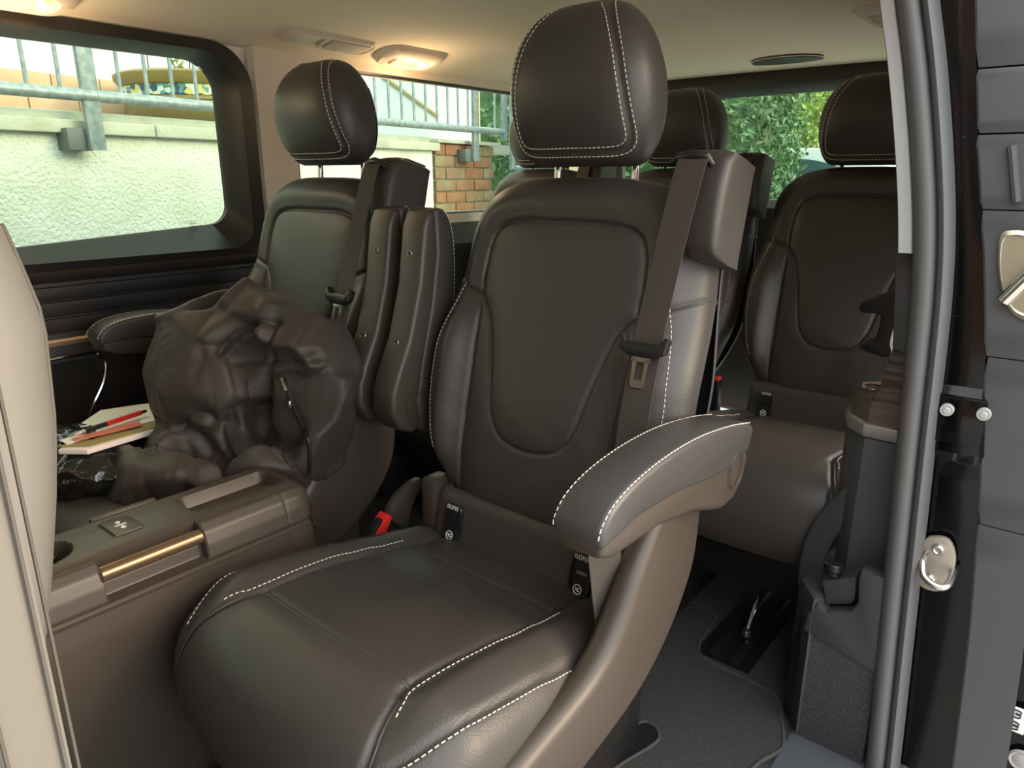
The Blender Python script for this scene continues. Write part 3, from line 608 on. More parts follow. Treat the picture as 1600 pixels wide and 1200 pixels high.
# --- door_2 : the opened sliding door at the right edge
d2 = thing('door_2', kind='structure', loc=(1.0, 1.3, 0))
def dslab(name, z0, z1, m, x0=0.0, x1=.22, y0=1.245, y1=1.36, bev=.003, n=10, par=d2, lab=None):
    Z = np.linspace(z0, z1, n); rings = []
    for i, z in enumerate(Z):
        b = bev if i in (0, n-1) else 0; a, c = xd_(z)+x0, xd_(z)+x1
        rings.append([(a+b, y0+bev*.7, z), (a+b+bev, y0+b, z), (c-b, y0+b, z), (c, y1, z), (a, y1, z)])
    return MB().loft(rings).build(name, m, par, ang=30, label=lab)
dslab('door_edge', -.3, 1.42, PAINT, .004, .24, 1.256, 1.37)
dslab('upper_panel', 1.165, 1.40, GREYP, 0, .1, 1.24); dslab('grip_panel', 1.078, 1.162, GREYP, .0, .1, 1.236); dslab('recess_panel', .9745, 1.0755, GREYP, -.002, .12, 1.238)
dslab('handle_panel', .764, .9725, GREYP, -.002, .14, 1.236); dslab('lower_panel', .4985, .7620, GREYP, 0.000, .16, 1.238); dslab('lower_panel', -.2, .4965, GREYP, -.002, .072, 1.238, n=20)
MB().tube([(xd_(1.06)+.04, 1.235, 1.06), (xd_(.985)+.042, 1.235, .985)], .006, 8).build('grip_rib', GREYP, d2)
bo = [at(x, y, Y=1.232) for x, y in catmull([(1562, 372), (1580, 360), (1612, 368), (1640, 420), (1640, 500), (1600, 500), (1575, 480), (1560, 430)], 6, True)]; bo = np.array(bo)
cc = bo.mean(0); MB().loft([bo, cc+(bo-cc)*.90+[0, -.003, 0], cc+(bo-cc)*.82+[0, .002, 0], cc+(bo-cc)*.5+[0, .006, 0]]).build('handle_bowl', mat('pale_satin_metal', (.50, .48, .36), .3, metal=.7), d2)
MB().tube([at(1568, 470, Y=1.222), at(1625, 415, Y=1.215)], .010, 12).build('door_handle', CHROME, d2)
stx = at(1587, 1124, Y=1.245); MB().box(stx, (.028, .002, .046), .0008).build('warning_sticker', WHITEP, d2)
for dz in (.011, -.011):
    a = np.linspace(.6, 2*math.pi-.6, 14); MB().tube(np.stack([stx[0]+.007*np.cos(a), np.full(14, stx[1]-.0015), stx[2]+dz+.007*np.sin(a)], 1), .0014, 5).build('sticker_symbol', BLACKP, d2)
    MB().box(stx+np.array([.002, -.0015, dz]), (.008, .001, .004)).build('sticker_symbol', BLACKP, d2)
k = MB(); k.lathe([(.0001, -.004), (.010, -.004), (.013, -.002), (.017, -.004), (.019, 0)], seg=24); V = k.v[0]; q = at(1596, 1188, Y=1.248); k.v = [np.stack([V[:, 0]+q[0], V[:, 2]+q[1], V[:, 1]+q[2]], 1)]
k.build('rubber_plug', mat('grey_plug', (.35, .35, .35), .4), d2)

# --- dashboard bulkhead and closed front door, ahead of the view
wf = MB().prism([(-1.25, 0), (-1.05, 0), (-.95, .55), (-.90, .90), (-1.0, .98), (-1.25, .99)], 0, -.84, .84, .01).build('wall_front', DARKG); tag(wf, kind='structure')
d3 = thing('door_3', kind='structure', loc=(.86, -.6, 0))
MB().prism([(.84, -.1), (.82, .3), (.815, .80), (.83, .87), (.90, .87), (.92, .4), (.90, -.1)], 1, -1.25, -.12, .004).build('front_door_panel', DARKG, d3)
# --- B-pillar and front seat at the left edge
bp = MB().prism([(.86, .02), (.852, .042), (.835, .046), (.82, .040), (.80, .0), (.80, -.12), (.90, -.12), (.90, .0)], 2, -.1, 1.37, .003).build('trim_1', BPIL); tag(bp, kind='structure')
for x_, y_ in ((.8585, .0285), (.8535, .0405), (.8405, .0462)): MB().tube([(x_, y_, -.05), (x_, y_, 1.36)], .0005, 6).build('pillar_groove', mat('pillar_groove_tone', (.09, .08, .065), .7) if x_ == .8585 else D.materials['pillar_groove_tone'], bp)
fs = thing('front_seat', 'black back of the front seat, coloured pale for sunlight, cut off by the left edge', 'seat', (.35, .05, 0))
rings = []
for t in np.linspace(0, 1, 40):
    z = .25+.80*t; hw = .25*np.interp(t, [0, .3, .7, .9, .97, 1], [.85, 1, .98, .86, .66, .3]); yb = np.interp(z, [.25, .5, .63, .75, .86, .93, 1.0, 1.05], [.04, .085, .113, .144, .168, .176, .165, .13])
    a = np.linspace(0, 2*math.pi, 72, endpoint=False); k = 2/3.0; dpt = .075*np.interp(t, [0, .9, 1], [1, .9, .3])
    rings.append(np.stack([.32+hw*np.sign(np.cos(a))*np.abs(np.cos(a))**k, yb-dpt+dpt*np.sign(np.sin(a))*np.abs(np.sin(a))**k, np.full(72, z)], 1))
MB().loft(rings).build('backrest', FSEAT, fs, ang=60)
def fs_pt(u, z):
    t = (z-.25)/.80; hw = .25*np.interp(t, [0, .3, .7, .9, .97, 1], [.85, 1, .98, .86, .66, .3]); yb = np.interp(z, [.25, .5, .63, .75, .86, .93, 1.0, 1.05], [.04, .085, .113, .144, .168, .176, .165, .13])
    dpt = .075*np.interp(t, [0, .9, 1], [1, .9, .3]); return (.32+hw*u, yb-dpt+dpt*(1-abs(u)**3)**(1/3)+.0004, z)
SEAMT = mat('seam_thread', (.10, .09, .075), .8)
MB().tube([fs_pt(.80, z) for z in np.linspace(.99, .3, 40)], .0016, 6).build('seam', SEAMT, fs)
MB().tube([fs_pt(u, .50+.13*u**2) for u in np.linspace(-.6, .80, 30)], .0016, 6).build('pocket_seam', SEAMT, fs)
MB().box((.32, -.16, .22), (.42, .30, .40), .03).build('seat_base', FSEAT, fs)

# --- floor mat with bound edge and rail slots
mo = catmull([(-.66, 1.45), (-.2, 1.47), (.3, 1.47), (.455, 1.46), (.478, 1.43), (.487, 1.34), (.505, 1.295), (.54, 1.281), (.66, 1.276), (.692, 1.255), (.737, 1.155), (.735, 1.12), (.716, 1.06), (.705, .9), (.70, .3), (.66, .22), (-.6, .22), (-.68, .3), (-.68, 1.38)], 4, True)
fm = thing('floor_mat', 'charcoal floor mat with bound edge lying in front of the rear seats', 'mat', (0, .85, 0))
MB().prism(mo.tolist(), 2, .002, .012).build('mat_pile', MATC, fm, smooth=False)
MB().tube(np.column_stack([mo, np.full(len(mo), .011)]), .0035, 8, closed=True).build('mat_binding', MATEDGE, fm)
sl = catmull([(.505, 1.02), (.53, 1.038), (.552, 1.02), (.553, .99), (.53, .91), (.51, .80), (.49, .80), (.49, .9)], 5, True)
MB().prism(sl.tolist(), 2, .0115, .0135).build('rail_slot', BLACKP, fm, smooth=False); MB().tube(np.column_stack([sl, np.full(len(sl), .0135)]), .003, 8, closed=True).build('slot_binding', MATEDGE, fm)
for x_ in (.525, .575):
    r_ = MB().box((x_, 1.63, .006), (.022, .64, .012), .002).build('seat_rail', BLACKP); tag(r_, 'black floor rail %s the silver rod' % ('left of' if x_ < .55 else 'right of'), 'rail', 'floor rails')
rp = MB().box((.55, 1.63, .0015), (.12, .64, .003)).build('rail_bed', BLACKP); tag(rp, 'black recessed bed under the floor rails', 'rail bed')
rod = thing('release_rod', 'thin silver release rod rising from the floor rail under the rear seat', 'rod', (.55, 1.45, 0))
a_, b_ = at(1166, 990, Z=.02), at(1196, 897, X=.56); MB().tube([a_, b_], .004, 8).build('rod_shaft', CHROME, rod); MB().lathe([(.0001, .012), (.008, .01), (.010, .004), (.010, -.004)], a_, 16).build('rod_foot', STEEL, rod)
for px_ in ((1212, 905), (1224, 912)):
    q = at(*px_, Y=1.52); MB().cyl(q-np.array([.006, .004, 0]), q+np.array([.006, -.004, 0]), .012, 18).build('rod_knob', BLACKP, rod)

# ================================================================== CONSOLE
con = thing('centre_console', 'black centre console, coloured brown for warm light, with tray and table flap between the captain seats', 'console', (0, .3, 0))
cp = [(-.088, .02), (-.088, .40), (-.088, .49), (-.083, .510), (-.072, .520), (-.03, .522), (.03, .521), (.048, .516), (.060, .503), (.066, .485), (.069, .462), (.064, .458), (.064, .452), (.070, .449), (.072, .42), (.072, .02)]
cp = resample(np.concatenate([resample(cp[:2], n=6), cp[2:-1], resample(cp[-2:], n=6)[1:]]), .003); cn = np.gradient(cp, axis=0); cn = np.stack([-cn[:, 1], cn[:, 0]], 1); cn /= np.linalg.norm(cn, axis=1)[:, None]
Yk = np.concatenate([np.linspace(-.25, .20, 40)[:-1], np.linspace(.20, .648, 170)]); rings = []
def rrect(x, y, x0, x1, y0, y1, r):
    dx = np.maximum(np.maximum(x0+r-x, x-x1+r), 0); dy = np.maximum(np.maximum(y0+r-y, y-y1+r), 0); return r-np.hypot(dx, dy)
for y in Yk:
    X_, Z_ = cp[:, 0], cp[:, 1]; top = (Z_ > .512) & (X_ < .05)
    f = np.zeros(len(cp))
    f -= np.where(top, .020*sm(rrect(X_, y, -.050, .022, .462, .622, .018), 0, .006), 0)
    b = rrect(X_, y, -.056, .006, .350, .392, .008); f -= np.where(top, .003*np.exp(-((b-.001)/.0018)**2), 0)
    f -= np.where(top, .030*sm(.040-np.hypot(X_+.022, y-.262), 0, .005), 0)
    ed = np.exp(-((X_-.044)/.0015)**2)*(Z_ > .505); f -= .0015*ed
    hnd = (Z_ > .462) & (X_ > .035); f -= np.where(hnd, .016*sm(y, .306, .310)*(1-sm(y, .448, .453)), 0)
    e = 1-se(np.clip((y-.60)/.0485, 0, 1), 3); f -= e*.035*(Z_ > .1)
    f -= .0015*np.exp(-((y-.592)/.0015)**2)*(X_ > .045)
    rings.append(np.stack([X_+cn[:, 0]*-f*-1, np.full(len(cp), y), Z_+cn[:, 1]*f], 1))
MB().loft(rings).build('console_body', PLASTIC, con, ang=35)
MB().tube([(.052, .308, .497), (.052, .45, .497)], .0115, 14).build('flap_handle', mat('bronze_gloss', (.20, .13, .08), .22, metal=.6), con, label='glossy bronze edge of the folding table')
MB().tube([(.052, .306, .509), (.061, .306, .503), (.063, .306, .492)], .002, 8).build('handle_cap', CHROME, con)
ic = MB(); q = np.array([-.025, .371, .5225])
for sx in (-1, 1):
    ic.prism([(q[0]+sx*.004, q[1]), (q[0]+sx*.011, q[1]+.004), (q[0]+sx*.015, q[1]), (q[0]+sx*.011, q[1]-.004)], 2, .5222, .5230)
ic.box((q[0], q[1], .5226), (.0018, .016, .0008)); ic.build('button_symbol', WHITEP, con, smooth=False)
MB().prism([(-.054, .352), (.004, .352), (.004, .390), (-.054, .390)], 2, .512, .5224, .002).build('table_button', PLASTIC, con)
MB().box((-.086, .40, .514), (.012, .10, .012), .004).build('flap_edge', PLASTIC, con)
MB().lathe([(.0001, .008), (.010, .007), (.016, .0), (.016, -.01)], (-.030, .270, .512), 24).build('cup_clip', CHROME, con)

# ================================================================== THINGS ON THE LEFT SEAT
def remesh(blobs, vox):
    m = MB()
    for kind, a in blobs:
        if kind == 'e':
            c, r, rz = a; bm = bmesh.new(); bmesh.ops.create_icosphere(bm, subdivisions=4, radius=1)
            for v in bm.verts: v.co = Vector((v.co.x*r[0], v.co.y*r[1], v.co.z*r[2]))
            m._bm(bm, c, Matrix.Rotation(rz, 3, 'Z'))
        else: m.tube(catmull(a[0], 8), np.interp(np.linspace(0, 1, (len(a[0])-1)*8+1), np.linspace(0, 1, len(a[1])), a[1]), 20)
    me = D.meshes.new('tmp'); me.from_pydata(np.concatenate(m.v).tolist(), [], m.f); o = D.objects.new('tmp', me); COL.objects.link(o)
    md = o.modifiers.new('r', 'REMESH'); md.mode = 'VOXEL'; md.voxel_size = vox
    sm_ = o.modifiers.new('s', 'SMOOTH'); sm_.iterations = 12; sm_.factor = .6
    out = D.meshes.new_from_object(o.evaluated_get(bpy.context.evaluated_depsgraph_get())); D.objects.remove(o); return out
def crumple(me, layers, creases=(), floor_z=None, facets=None):
    n = len(me.vertices); P = np.empty(n*3); me.vertices.foreach_get('co', P); P = P.reshape(-1, 3)
    N = np.empty(n*3); me.vertex_normals.foreach_get('vector', N); N = N.reshape(-1, 3); d = np.zeros(n)
    for (sc, amp, seed, ridge) in layers:
        sc = np.array(sc)
        for i in range(n):
            q = P[i]*sc+seed; wv = noise.noise_vector(Vector(q*.6))*.6
            v = noise.noise(Vector(q)+wv); d[i] += amp*((.35-abs(v))*1.6 if ridge else v)
    if facets:
        nf, kf, hf, seed = facets; rs = np.random.RandomState(seed); cand = rs.permutation(n); S_ = [cand[0]]
        rad = np.ptp(P, axis=0).max()/math.sqrt(nf)*.75
        for c_ in cand[1:4000]:
            if len(S_) >= nf: break
            if np.linalg.norm(P[S_]-P[c_], axis=1).min() > rad*rs.uniform(.5, 1.2): S_.append(c_)
        d2 = np.linalg.norm(P[:, None, :]-P[None, S_, :], axis=2); dm_ = d2.min(1, keepdims=True)
        wt = np.exp(-(d2-dm_)/hf); wt /= wt.sum(1, keepdims=True); nd = N@N[S_].T
        pd = np.einsum('ijk,jk->ij', P[:, None, :]-P[None, S_, :], N[S_])
        d -= kf*np.clip((wt*pd).sum(1)/np.clip((wt*nd).sum(1), .5, 1), -.03, .03)
    for line, wd, amp in creases:
        L = np.array(line); dm = np.full(n, 9.0)
        for q in L: dm = np.minimum(dm, np.linalg.norm(P-q, axis=1))
        d += amp*np.exp(-np.sqrt((dm/wd)**2+.05)*1.15)*1.25
    P = P+N*d[:, None]
    if floor_z is not None: P[:, 2] = np.maximum(P[:, 2], floor_z)
    me.vertices.foreach_set('co', P.reshape(-1)); me.update(); return me
def mesh_obj(name, me, m, parent):
    me.name = name; me.materials.clear(); me.materials.append(m); me.shade_smooth(); me.transform(Matrix.Translation(-Vector(ORG[parent.name])))
    o = D.objects.new(name, me); COL.objects.link(o); o.parent = parent; ORG[o.name] = ORG[parent.name]; return o
JACK = mat('brown_black_nylon', (.036, .027, .021), .6, sheen=.05, bump=('n', 1200, .1, .0004))
jk = thing('jacket', 'crumpled dark brown jacket heaped on the seat by the window', 'jacket', (-.33, .68, .44))
jm = remesh([('e', ((-.305, .685, .61), (.135, .115, .165), .1)), ('e', ((-.30, .70, .725), (.115, .085, .062), .1)), ('e', ((-.27, .71, .50), (.15, .10, .075), 0)), ('e', ((-.15, .745, .62), (.08, .06, .11), 0)),
             ('t', ([(-.27, .72, .748), (-.18, .75, .738), (-.10, .775, .69), (-.075, .775, .60), (-.10, .735, .50)], [.06, .062, .062, .06, .055])),
             ('e', ((-.15, .69, .485), (.085, .085, .06), .3)), ('e', ((-.265, .555, .475), (.12, .08, .045), .5)), ('e', ((-.30, .62, .50), (.09, .08, .06), .2))], .005)
from mathutils.bvhtree import BVHTree
def caster(me, off=None):
    b = bmesh.new(); b.from_mesh(me)
    if off is not None: b.transform(Matrix.Translation(Vector(off)))
    t = BVHTree.FromBMesh(b); b.free()
    def f(px, lift=0.0, n=6):
        out = []
        for x, y in catmull(px, n):
            h = t.ray_cast(Vector(CP), Vector(ray(x, y)).normalized())
            if h[0] is not None: out.append(np.array(h[0])+np.array(h[1])*lift)
        return out
    return f
jc = caster(jm)
FOLDS = [([(345, 548), (368, 525), (392, 508), (430, 500)], .010, -.022), ([(352, 556), (378, 535), (402, 518), (425, 512)], .010, .010), ([(318, 540), (345, 541), (372, 534)], .006, -.007), ([(316, 556), (310, 525), (326, 492)], .014, -.008),
         ([(424, 512), (418, 560), (408, 615), (402, 655), (398, 690)], .012, -.030), ([(414, 508), (406, 560), (396, 620)], .014, .010), ([(412, 610), (412, 640), (406, 665)], .016, -.025), ([(418, 560), (445, 572), (490, 560)], .008, -.012), ([(430, 545), (460, 548), (500, 545)], .010, .007),
         ([(425, 592), (450, 588), (475, 592), (505, 580)], .008, -.013), ([(440, 575), (470, 580), (505, 570)], .008, .007), ([(284, 664), (312, 645), (335, 655), (350, 690), (358, 735)], .009, -.014), ([(300, 655), (330, 668), (345, 705)], .010, .008), ([(284, 668), (320, 690), (356, 728)], .010, -.022),
         ([(378, 700), (405, 692), (440, 722)], .009, -.012), ([(395, 715), (420, 705), (455, 730)], .009, .008), ([(430, 690), (455, 700), (475, 690)], .007, -.010), ([(262, 500), (268, 560), (262, 620)], .012, .006), ([(290, 600), (340, 615), (395, 600)], .03, .006), ([(255, 690), (262, 720), (300, 735)], .010, .006), ([(210, 705), (250, 722), (300, 712), (340, 722)], .010, -.010), ([(200, 735), (255, 748), (330, 740)], .012, .008), ([(230, 690), (240, 730), (236, 765)], .010, -.007), ([(290, 690), (305, 725), (290, 760)], .010, -.007)]
crumple(jm, [((6, 6, 5), .004, 3.1, True), ((15, 15, 8), .0025, 9.7, True), ((40, 40, 22), .0010, 5.2, True)], [(q, wd, am) for q, wd, am in ((jc(px), wd, am) for px, wd, am in FOLDS) if len(q) > 3], floor_z=.432, facets=(74, .8, .006, 11))
jo = mesh_obj('jacket_body', jm, JACK, jk)
zp = caster(jm, ORG[jk.name])([(444, 592), (452, 615), (462, 640), (476, 668), (484, 700), (482, 738)], .002, 5)
if len(zp) > 4:
    zp = np.array(zp); MB().tube(zp, .0035, 8).build('zipper', BLACKP, jk)
    MB().tube(zp[:5]+[0, -.004, 0], .0035, 8).build('zip_pull', STEEL, jk, label='silver zip pull')
    MB().box(zp[8]+np.array([0, -.006, 0]), (.010, .006, .014), .002).build('zip_slider', CHROME, jk)

PVC = mat('glossy_black_film', (.012, .011, .010), .13, spec=.9, bump=('n', 28, .5, .012))
bgm = crumple(remesh([('e', ((-.45, .45, .485), (.18, .09, .066), .25)), ('e', ((-.56, .42, .47), (.07, .06, .045), .2)), ('e', ((-.33, .50, .46), (.07, .05, .03), .2))], .006), [((16, 16, 16), .010, 2.2, True), ((40, 40, 40), .005, 7.7, True)], floor_z=.440)
sb_ = thing('plastic_bag', 'shiny crinkled black plastic bag under the papers on the window seat', 'bag', (-.46, .455, .44)); mesh_obj('bag_body', bgm, PVC, sb_)
ruk = thing('cloth_bag', 'matt black cloth bag lying behind the papers on the window seat', 'bag', (-.50, .62, .44))
mesh_obj('bag_body', crumple(remesh([('e', ((-.50, .60, .475), (.10, .17, .05), -.2)), ('e', ((-.53, .72, .48), (.07, .10, .06), 0))], .008), [((9, 9, 9), .014, 4.4, True)], floor_z=.436), mat('black_cloth', (.018, .018, .018), .8), ruk)
nb = thing('notebook', 'open white notebook pages with an olive cover strip under the red pen', 'notebook', (-.43, .54, .54))
WH = mat('white_paper', (.82, .80, .72), .8)
def tilt(m, dz):  # gentle slope of the pile
    V = np.concatenate(m.v); V[:, 2] += dz+(V[:, 0]+.43)*.02-(V[:, 1]-.54)*.03; m.v = [V]; return m
tilt(MB().prism([(-.36, .408), (-.318, .440), (-.352, .62), (-.39, .655), (-.42, .60), (-.40, .46)], 2, 0, .010, .002), .532).build('page_block', mat('pink_white_page_edges', (.80, .68, .66), .8), nb)
tilt(MB().prism([(-.37, .412), (-.33, .45), (-.36, .635), (-.40, .66), (-.43, .60)], 2, 0, .002), .5425).build('cover', mat('olive_gold_cover', (.30, .24, .08), .4), nb, smooth=False)
tilt(MB().prism([(-.55, .555), (-.535, .62), (-.515, .672), (-.43, .668), (-.385, .63), (-.395, .52), (-.365, .425), (-.40, .425), (-.48, .49)], 2, 0, .0015), .5450).build('sheet', WH, nb, smooth=False)
for k in range(5):
    tilt(MB().box((-.475+.004*k, .60-.012*k, 0), (.05, .0016, .0004)), .5471).build('print_line', mat('pale_print', (.62, .66, .45), .8) if k == 0 else D.materials['pale_print'], nb)
tilt(MB().prism([(-.385, .44), (-.365, .44), (-.37, .56), (-.40, .57)], 2, 0, .0012), .5478).build('red_flyer', mat('red_orange_print', (.65, .16, .10), .5), nb, smooth=False)
pn = thing('pen', 'red ballpoint pen with black grip lying on the white pages', 'pen', (-.43, .53, .555))
A_ = at(116, 679, Z=.558); B_ = at(228, 642, Z=.556); dv = B_-A_
MB().tube([A_+dv*.42, A_+dv*.92], .0052, 14).build('barrel', RED, pn); MB().tube([A_+dv*.13, A_+dv*.42], .0050, 14).build('grip', BLACKP, pn)
MB().tube([A_, A_+dv*.13], [.0010, .0045], 12).build('tip', CHROME, pn); MB().tube([A_+dv*.92, B_], .0032, 12).build('clicker', BLACKP, pn)

# ================================================================== CEILING FITTINGS
def on_ceiling(m, cx, cy):  # flat fitting modelled at z=0 hanging down, laid onto the headliner
    V = np.concatenate(m.v).copy(); V[:, 2] += ceil_z(V[:, 0], V[:, 1]); m.v = [V]; return m
def rr2(cx, cy, hx, hy, r, n=7): return [(x, y) for x, y in xr(cx-hx, cx+hx, cy-hy, cy+hy, r, n)]
def plate(cx, cy, hx, hy, r, z0, z1, sh=.9):
    a = rr2(cx, cy, hx, hy, r); b = rr2(cx, cy, hx*sh, hy*sh, r*.8); return MB().loft([[(x, y, .004) for x, y in a], [(x, y, z0) for x, y in a], [(x, y, z1) for x, y in b]])
def ceiling_vent(cx, cy, label):
    t = thing('ceiling_vent', label, 'vent', (cx, cy, float(ceil_z(cx, cy))), 'ceiling air vents')
    on_ceiling(plate(cx, cy, .040, .145, .03, -.003, -.008, .93), cx, cy).build('vent_plate', BEIGEP, t)
    on_ceiling(MB().box((cx, cy+.055, -.0075), (.054, .135, .003), .001), cx, cy).build('louvre_gap_shade', D.materials.get('shaded_gap_beige') or mat('shaded_gap_beige', (.30, .25, .19), .8), t)  # darker beige plate; shade between the louvres is put into its colour
    for k in range(7): on_ceiling(MB().box((cx-.0225+.0075*k, cy+.055, -.0105), (.0042, .13, .005), .0012), cx, cy).build('louvre', BEIGEP, t)
    rim = np.array(rr2(cx, cy, .037, .138, .026)); on_ceiling(MB().tube(np.column_stack([rim, np.full(len(rim), -.008)]), .0022, 6, closed=True), cx, cy).build('vent_rim', BEIGEP, t)
    on_ceiling(MB().box((cx, cy-.03, -.012), (.045, .008, .008), .003), cx, cy).build('vent_slider', BEIGEP, t)
    on_ceiling(MB().box((cx-.022, cy+.04, -.012), (.010, .022, .006), .003), cx, cy).build('thumb_wheel', BEIGEP, t)
ceiling_vent(-.69, 1.325, 'beige ceiling air vent between the side window and the lit lamp')
ceiling_vent(.52, 2.03, 'beige ceiling air vent at the upper right by the rear corner')
def roof_lamp(cx, cy, label):
    t = thing('roof_lamp', label, 'lamp', (cx, cy, float(ceil_z(cx, cy))), 'roof reading lamps')
    a = rr2(cx, cy, .062, .125, .055, 9); b = rr2(cx, cy, .052, .112, .048, 9); c = rr2(cx, cy, .038, .085, .034, 9)
    m = MB().loft([[(x, y, .004) for x, y in a], [(x, y, -.006) for x, y in a], [(x, y, -.020) for x, y in b], [(x, y, -.024) for x, y in c], [(x, y, -.012) for x, y in rr2(cx, cy, .034, .078, .03, 9)]]); on_ceiling(m, cx, cy).build('lamp_housing', BEIGEP, t)
    em = D.materials.get('warm_bulb') or mat('warm_bulb', (1, .8, .5), .4, emit=((1, .62, .24), 5))
    on_ceiling(MB().box((cx+.016, cy-.01, -.016), (.010, .048, .010), .004), cx, cy).build('bulb', em, t)
    on_ceiling(MB().box((cx-.014, cy+.058, -.020), (.026, .009, .012), .005), cx, cy).build('reading_spot', em, t); on_ceiling(MB().box((cx-.014, cy-.062, -.020), (.034, .012, .012), .005), cx, cy).build('reading_spot', BEIGEP, t)
    l = D.lights.new('roof_lamp_light', 'POINT'); l.shadow_soft_size = .03; l.energy = LAMP_W; l.color = (1, .68, .38); o = D.objects.new('roof_lamp_light', l); COL.objects.link(o); o.parent = t; o.location = (.0, 0, -.12)
LAMP_W = .95
roof_lamp(-.695, 1.625, 'lit beige oval roof lamp above the quarter window')
roof_lamp(-.70, .575, 'lit beige oval roof lamp at the top left corner over the side window')
rl = thing('rear_roof_lamp', 'dark lens-shaped lamp recess in the headliner above the rear window', 'lamp', (.12, 2.53, 1.38))
le = [(.12+.115*math.cos(a), 2.55+.075*math.sin(a)*(1 if math.sin(a) < 0 else .5)) for a in np.linspace(0, 2*math.pi, 36, endpoint=False)]
on_ceiling(MB().loft([[(x, y, .002) for x, y in le], [(x, y, -.010) for x, y in le]]), 0, 0).build('lens', BLACKP, rl, smooth=False)
lo = np.array(le); on_ceiling(MB().tube(np.column_stack([lo, np.full(len(lo), -.006)]), .002, 6, closed=True), 0, 0).build('lens_rim', BEIGEP, rl)

# ================================================================== OUTSIDE
TH = math.radians(8); WD = np.array([-math.sin(TH), math.cos(TH), 0]); WN = np.array([math.cos(TH), math.sin(TH), 0]); W0 = np.array([-1.9, 1.0, 0])
WR = Matrix(((WN[0], WD[0], 0), (WN[1], WD[1], 0), (0, 0, 1)))   # local (off, s, z)
def WP(off, s, z): return W0+WN*off+WD*s+np.array([0, 0, z])
def toW(m): V = np.concatenate(m.v); m.v = [W0+V[:, :1]*WN+V[:, 1:2]*WD+V[:, 2:]*np.array([0, 0, 1])]; return m
Xg = np.linspace(-30, 30, 25); Yg = np.linspace(-30, 30, 41); GX, GY = np.meshgrid(Xg, Yg)
gd = MB().grid(np.stack([GX, GY, -.62+.35*sm(GY, 2.5, 6)], -1)).build('ground', mat('pale_concrete_paving', (.42, .41, .38), .9, bump=('n', 60, .4, .01), var=((.50, .48, .44), 3, .3, .7))); tag(gd, kind='structure')
PLA = mat('white_rough_plaster', (.70, .71, .66), .9, bump=('n', 75, 1.0, .010), var=((.48, .48, .34), 2.2, .52, .86))
yw = thing('retaining_wall', 'rough white plaster retaining wall below the railing outside', 'wall', tuple(WP(0, 0, -.62)))
toW(MB().box((-.10, -1.1, .27), (.20, 6.64, 1.79))).build('wall_face', PLA, yw, smooth=False)
CONC = mat('weathered_concrete', (.50, .50, .43), .9, bump=('n', 40, .5, .01), var=((.36, .36, .26), 5, .45, .75))
for s0, s1 in ((-2.6, -1.6), (-1.6, -.6), (-.6, .40), (.40, 1.35), (1.35, 2.255)):
    toW(MB().box((-.07, (s0+s1)/2, 1.189), (.22, s1-s0-.006, .046), .006)).build('coping_stone', CONC, yw)
toW(MB().box((-.12, .0, 1.228), (.2, 4.5, .035), .004)).build('wall_ledge', CONC, yw)
te = toW(MB().box((-.615, .5, 1.22), (.59, 6.9, .06))).build('terrace', mat('grey_terrace', (.45, .43, .38), .9)); tag(te, 'grey terrace slab behind the railing', 'terrace')
bl_ = thing('building', 'white rendered house wall with terracotta skirting behind the railing', 'building', tuple(WP(-1.2, 1, 1.2)))
toW(MB().box((-1.085, .60, 3.0), (.3, 7.0, 3.6))).build('wall_face', mat('white_render', (.66, .67, .67), .85, bump=('n', 15, .2, .01)), bl_, smooth=False)
toW(MB().box((-1.08, 4.12, 3.0), (.3, .05, 3.6))).build('corner_strip', mat('ochre_render', (.5, .40, .2), .9), bl_, smooth=False)
TER = mat('terracotta_tile', (.50, .29, .18), .7, bump=('n', 30, .3, .005), var=((.62, .42, .28), 6, .35, .7)); tmesh = None
for r_ in range(2):
    for k in range(18):
        s0 = -1.86+.228*k+(.114 if r_ else 0)
        if s0 > 1.7: continue
        toW(MB().box((-.925, s0+.114, 1.328+r_*.100), (.03, .223, .096), .003)).build('tile', TER, bl_)
MB().tube([WP(-.925, 2.85, 1.72), WP(-.925, 3.52, 1.483)], .014, 8).build('stair_edge', mat('ochre_rail', (.45, .36, .17), .7), bl_)
GAL = mat('galvanised_steel', (.20, .24, .26), .45, metal=.2, var=((.30, .34, .35), 40, .4, .65))
ra = thing('railing', 'galvanised steel railing with round rail and thin bars along the wall top', 'railing', tuple(WP(.08, 0, 1.1)))
MB().tube([WP(.085, -2.4, 1.283), WP(.085, 2.90, 1.303)], .021, 14).build('lower_rail', GAL, ra); MB().tube([WP(.085, -2.4, 2.15), WP(.085, 2.90, 2.17)], .021, 14).build('top_rail', GAL, ra)
for s in (-2.3, .133, 2.565):
    p = toW(MB().box((.085, s, 1.66), (.022, .058, 1.10), .003)).build('post', GAL, ra); toW(MB().box((.035, s-.05, 1.145), (.075, .085, .075), .004)).build('wall_bracket', mat('dark_bracket', (.12, .13, .13), .6), p)
for k in range(46):
    s = -2.2+.1065*k
    if min(abs(s-q) for q in (-2.3, .133, 2.565)) > .04: MB().cyl(WP(.085, s, 1.285), WP(.085, s, 2.16), .0075, 8).build('baluster', GAL, ra)
MB().cyl(WP(.085, 2.79, 1.3), WP(.085, 2.79, 2.16), .0075, 8).build('baluster', GAL, ra)
ga = thing('gate', 'galvanised steel gate frame beyond the brick pillar', 'gate', tuple(WP(.08, 3.1, 1.06)))
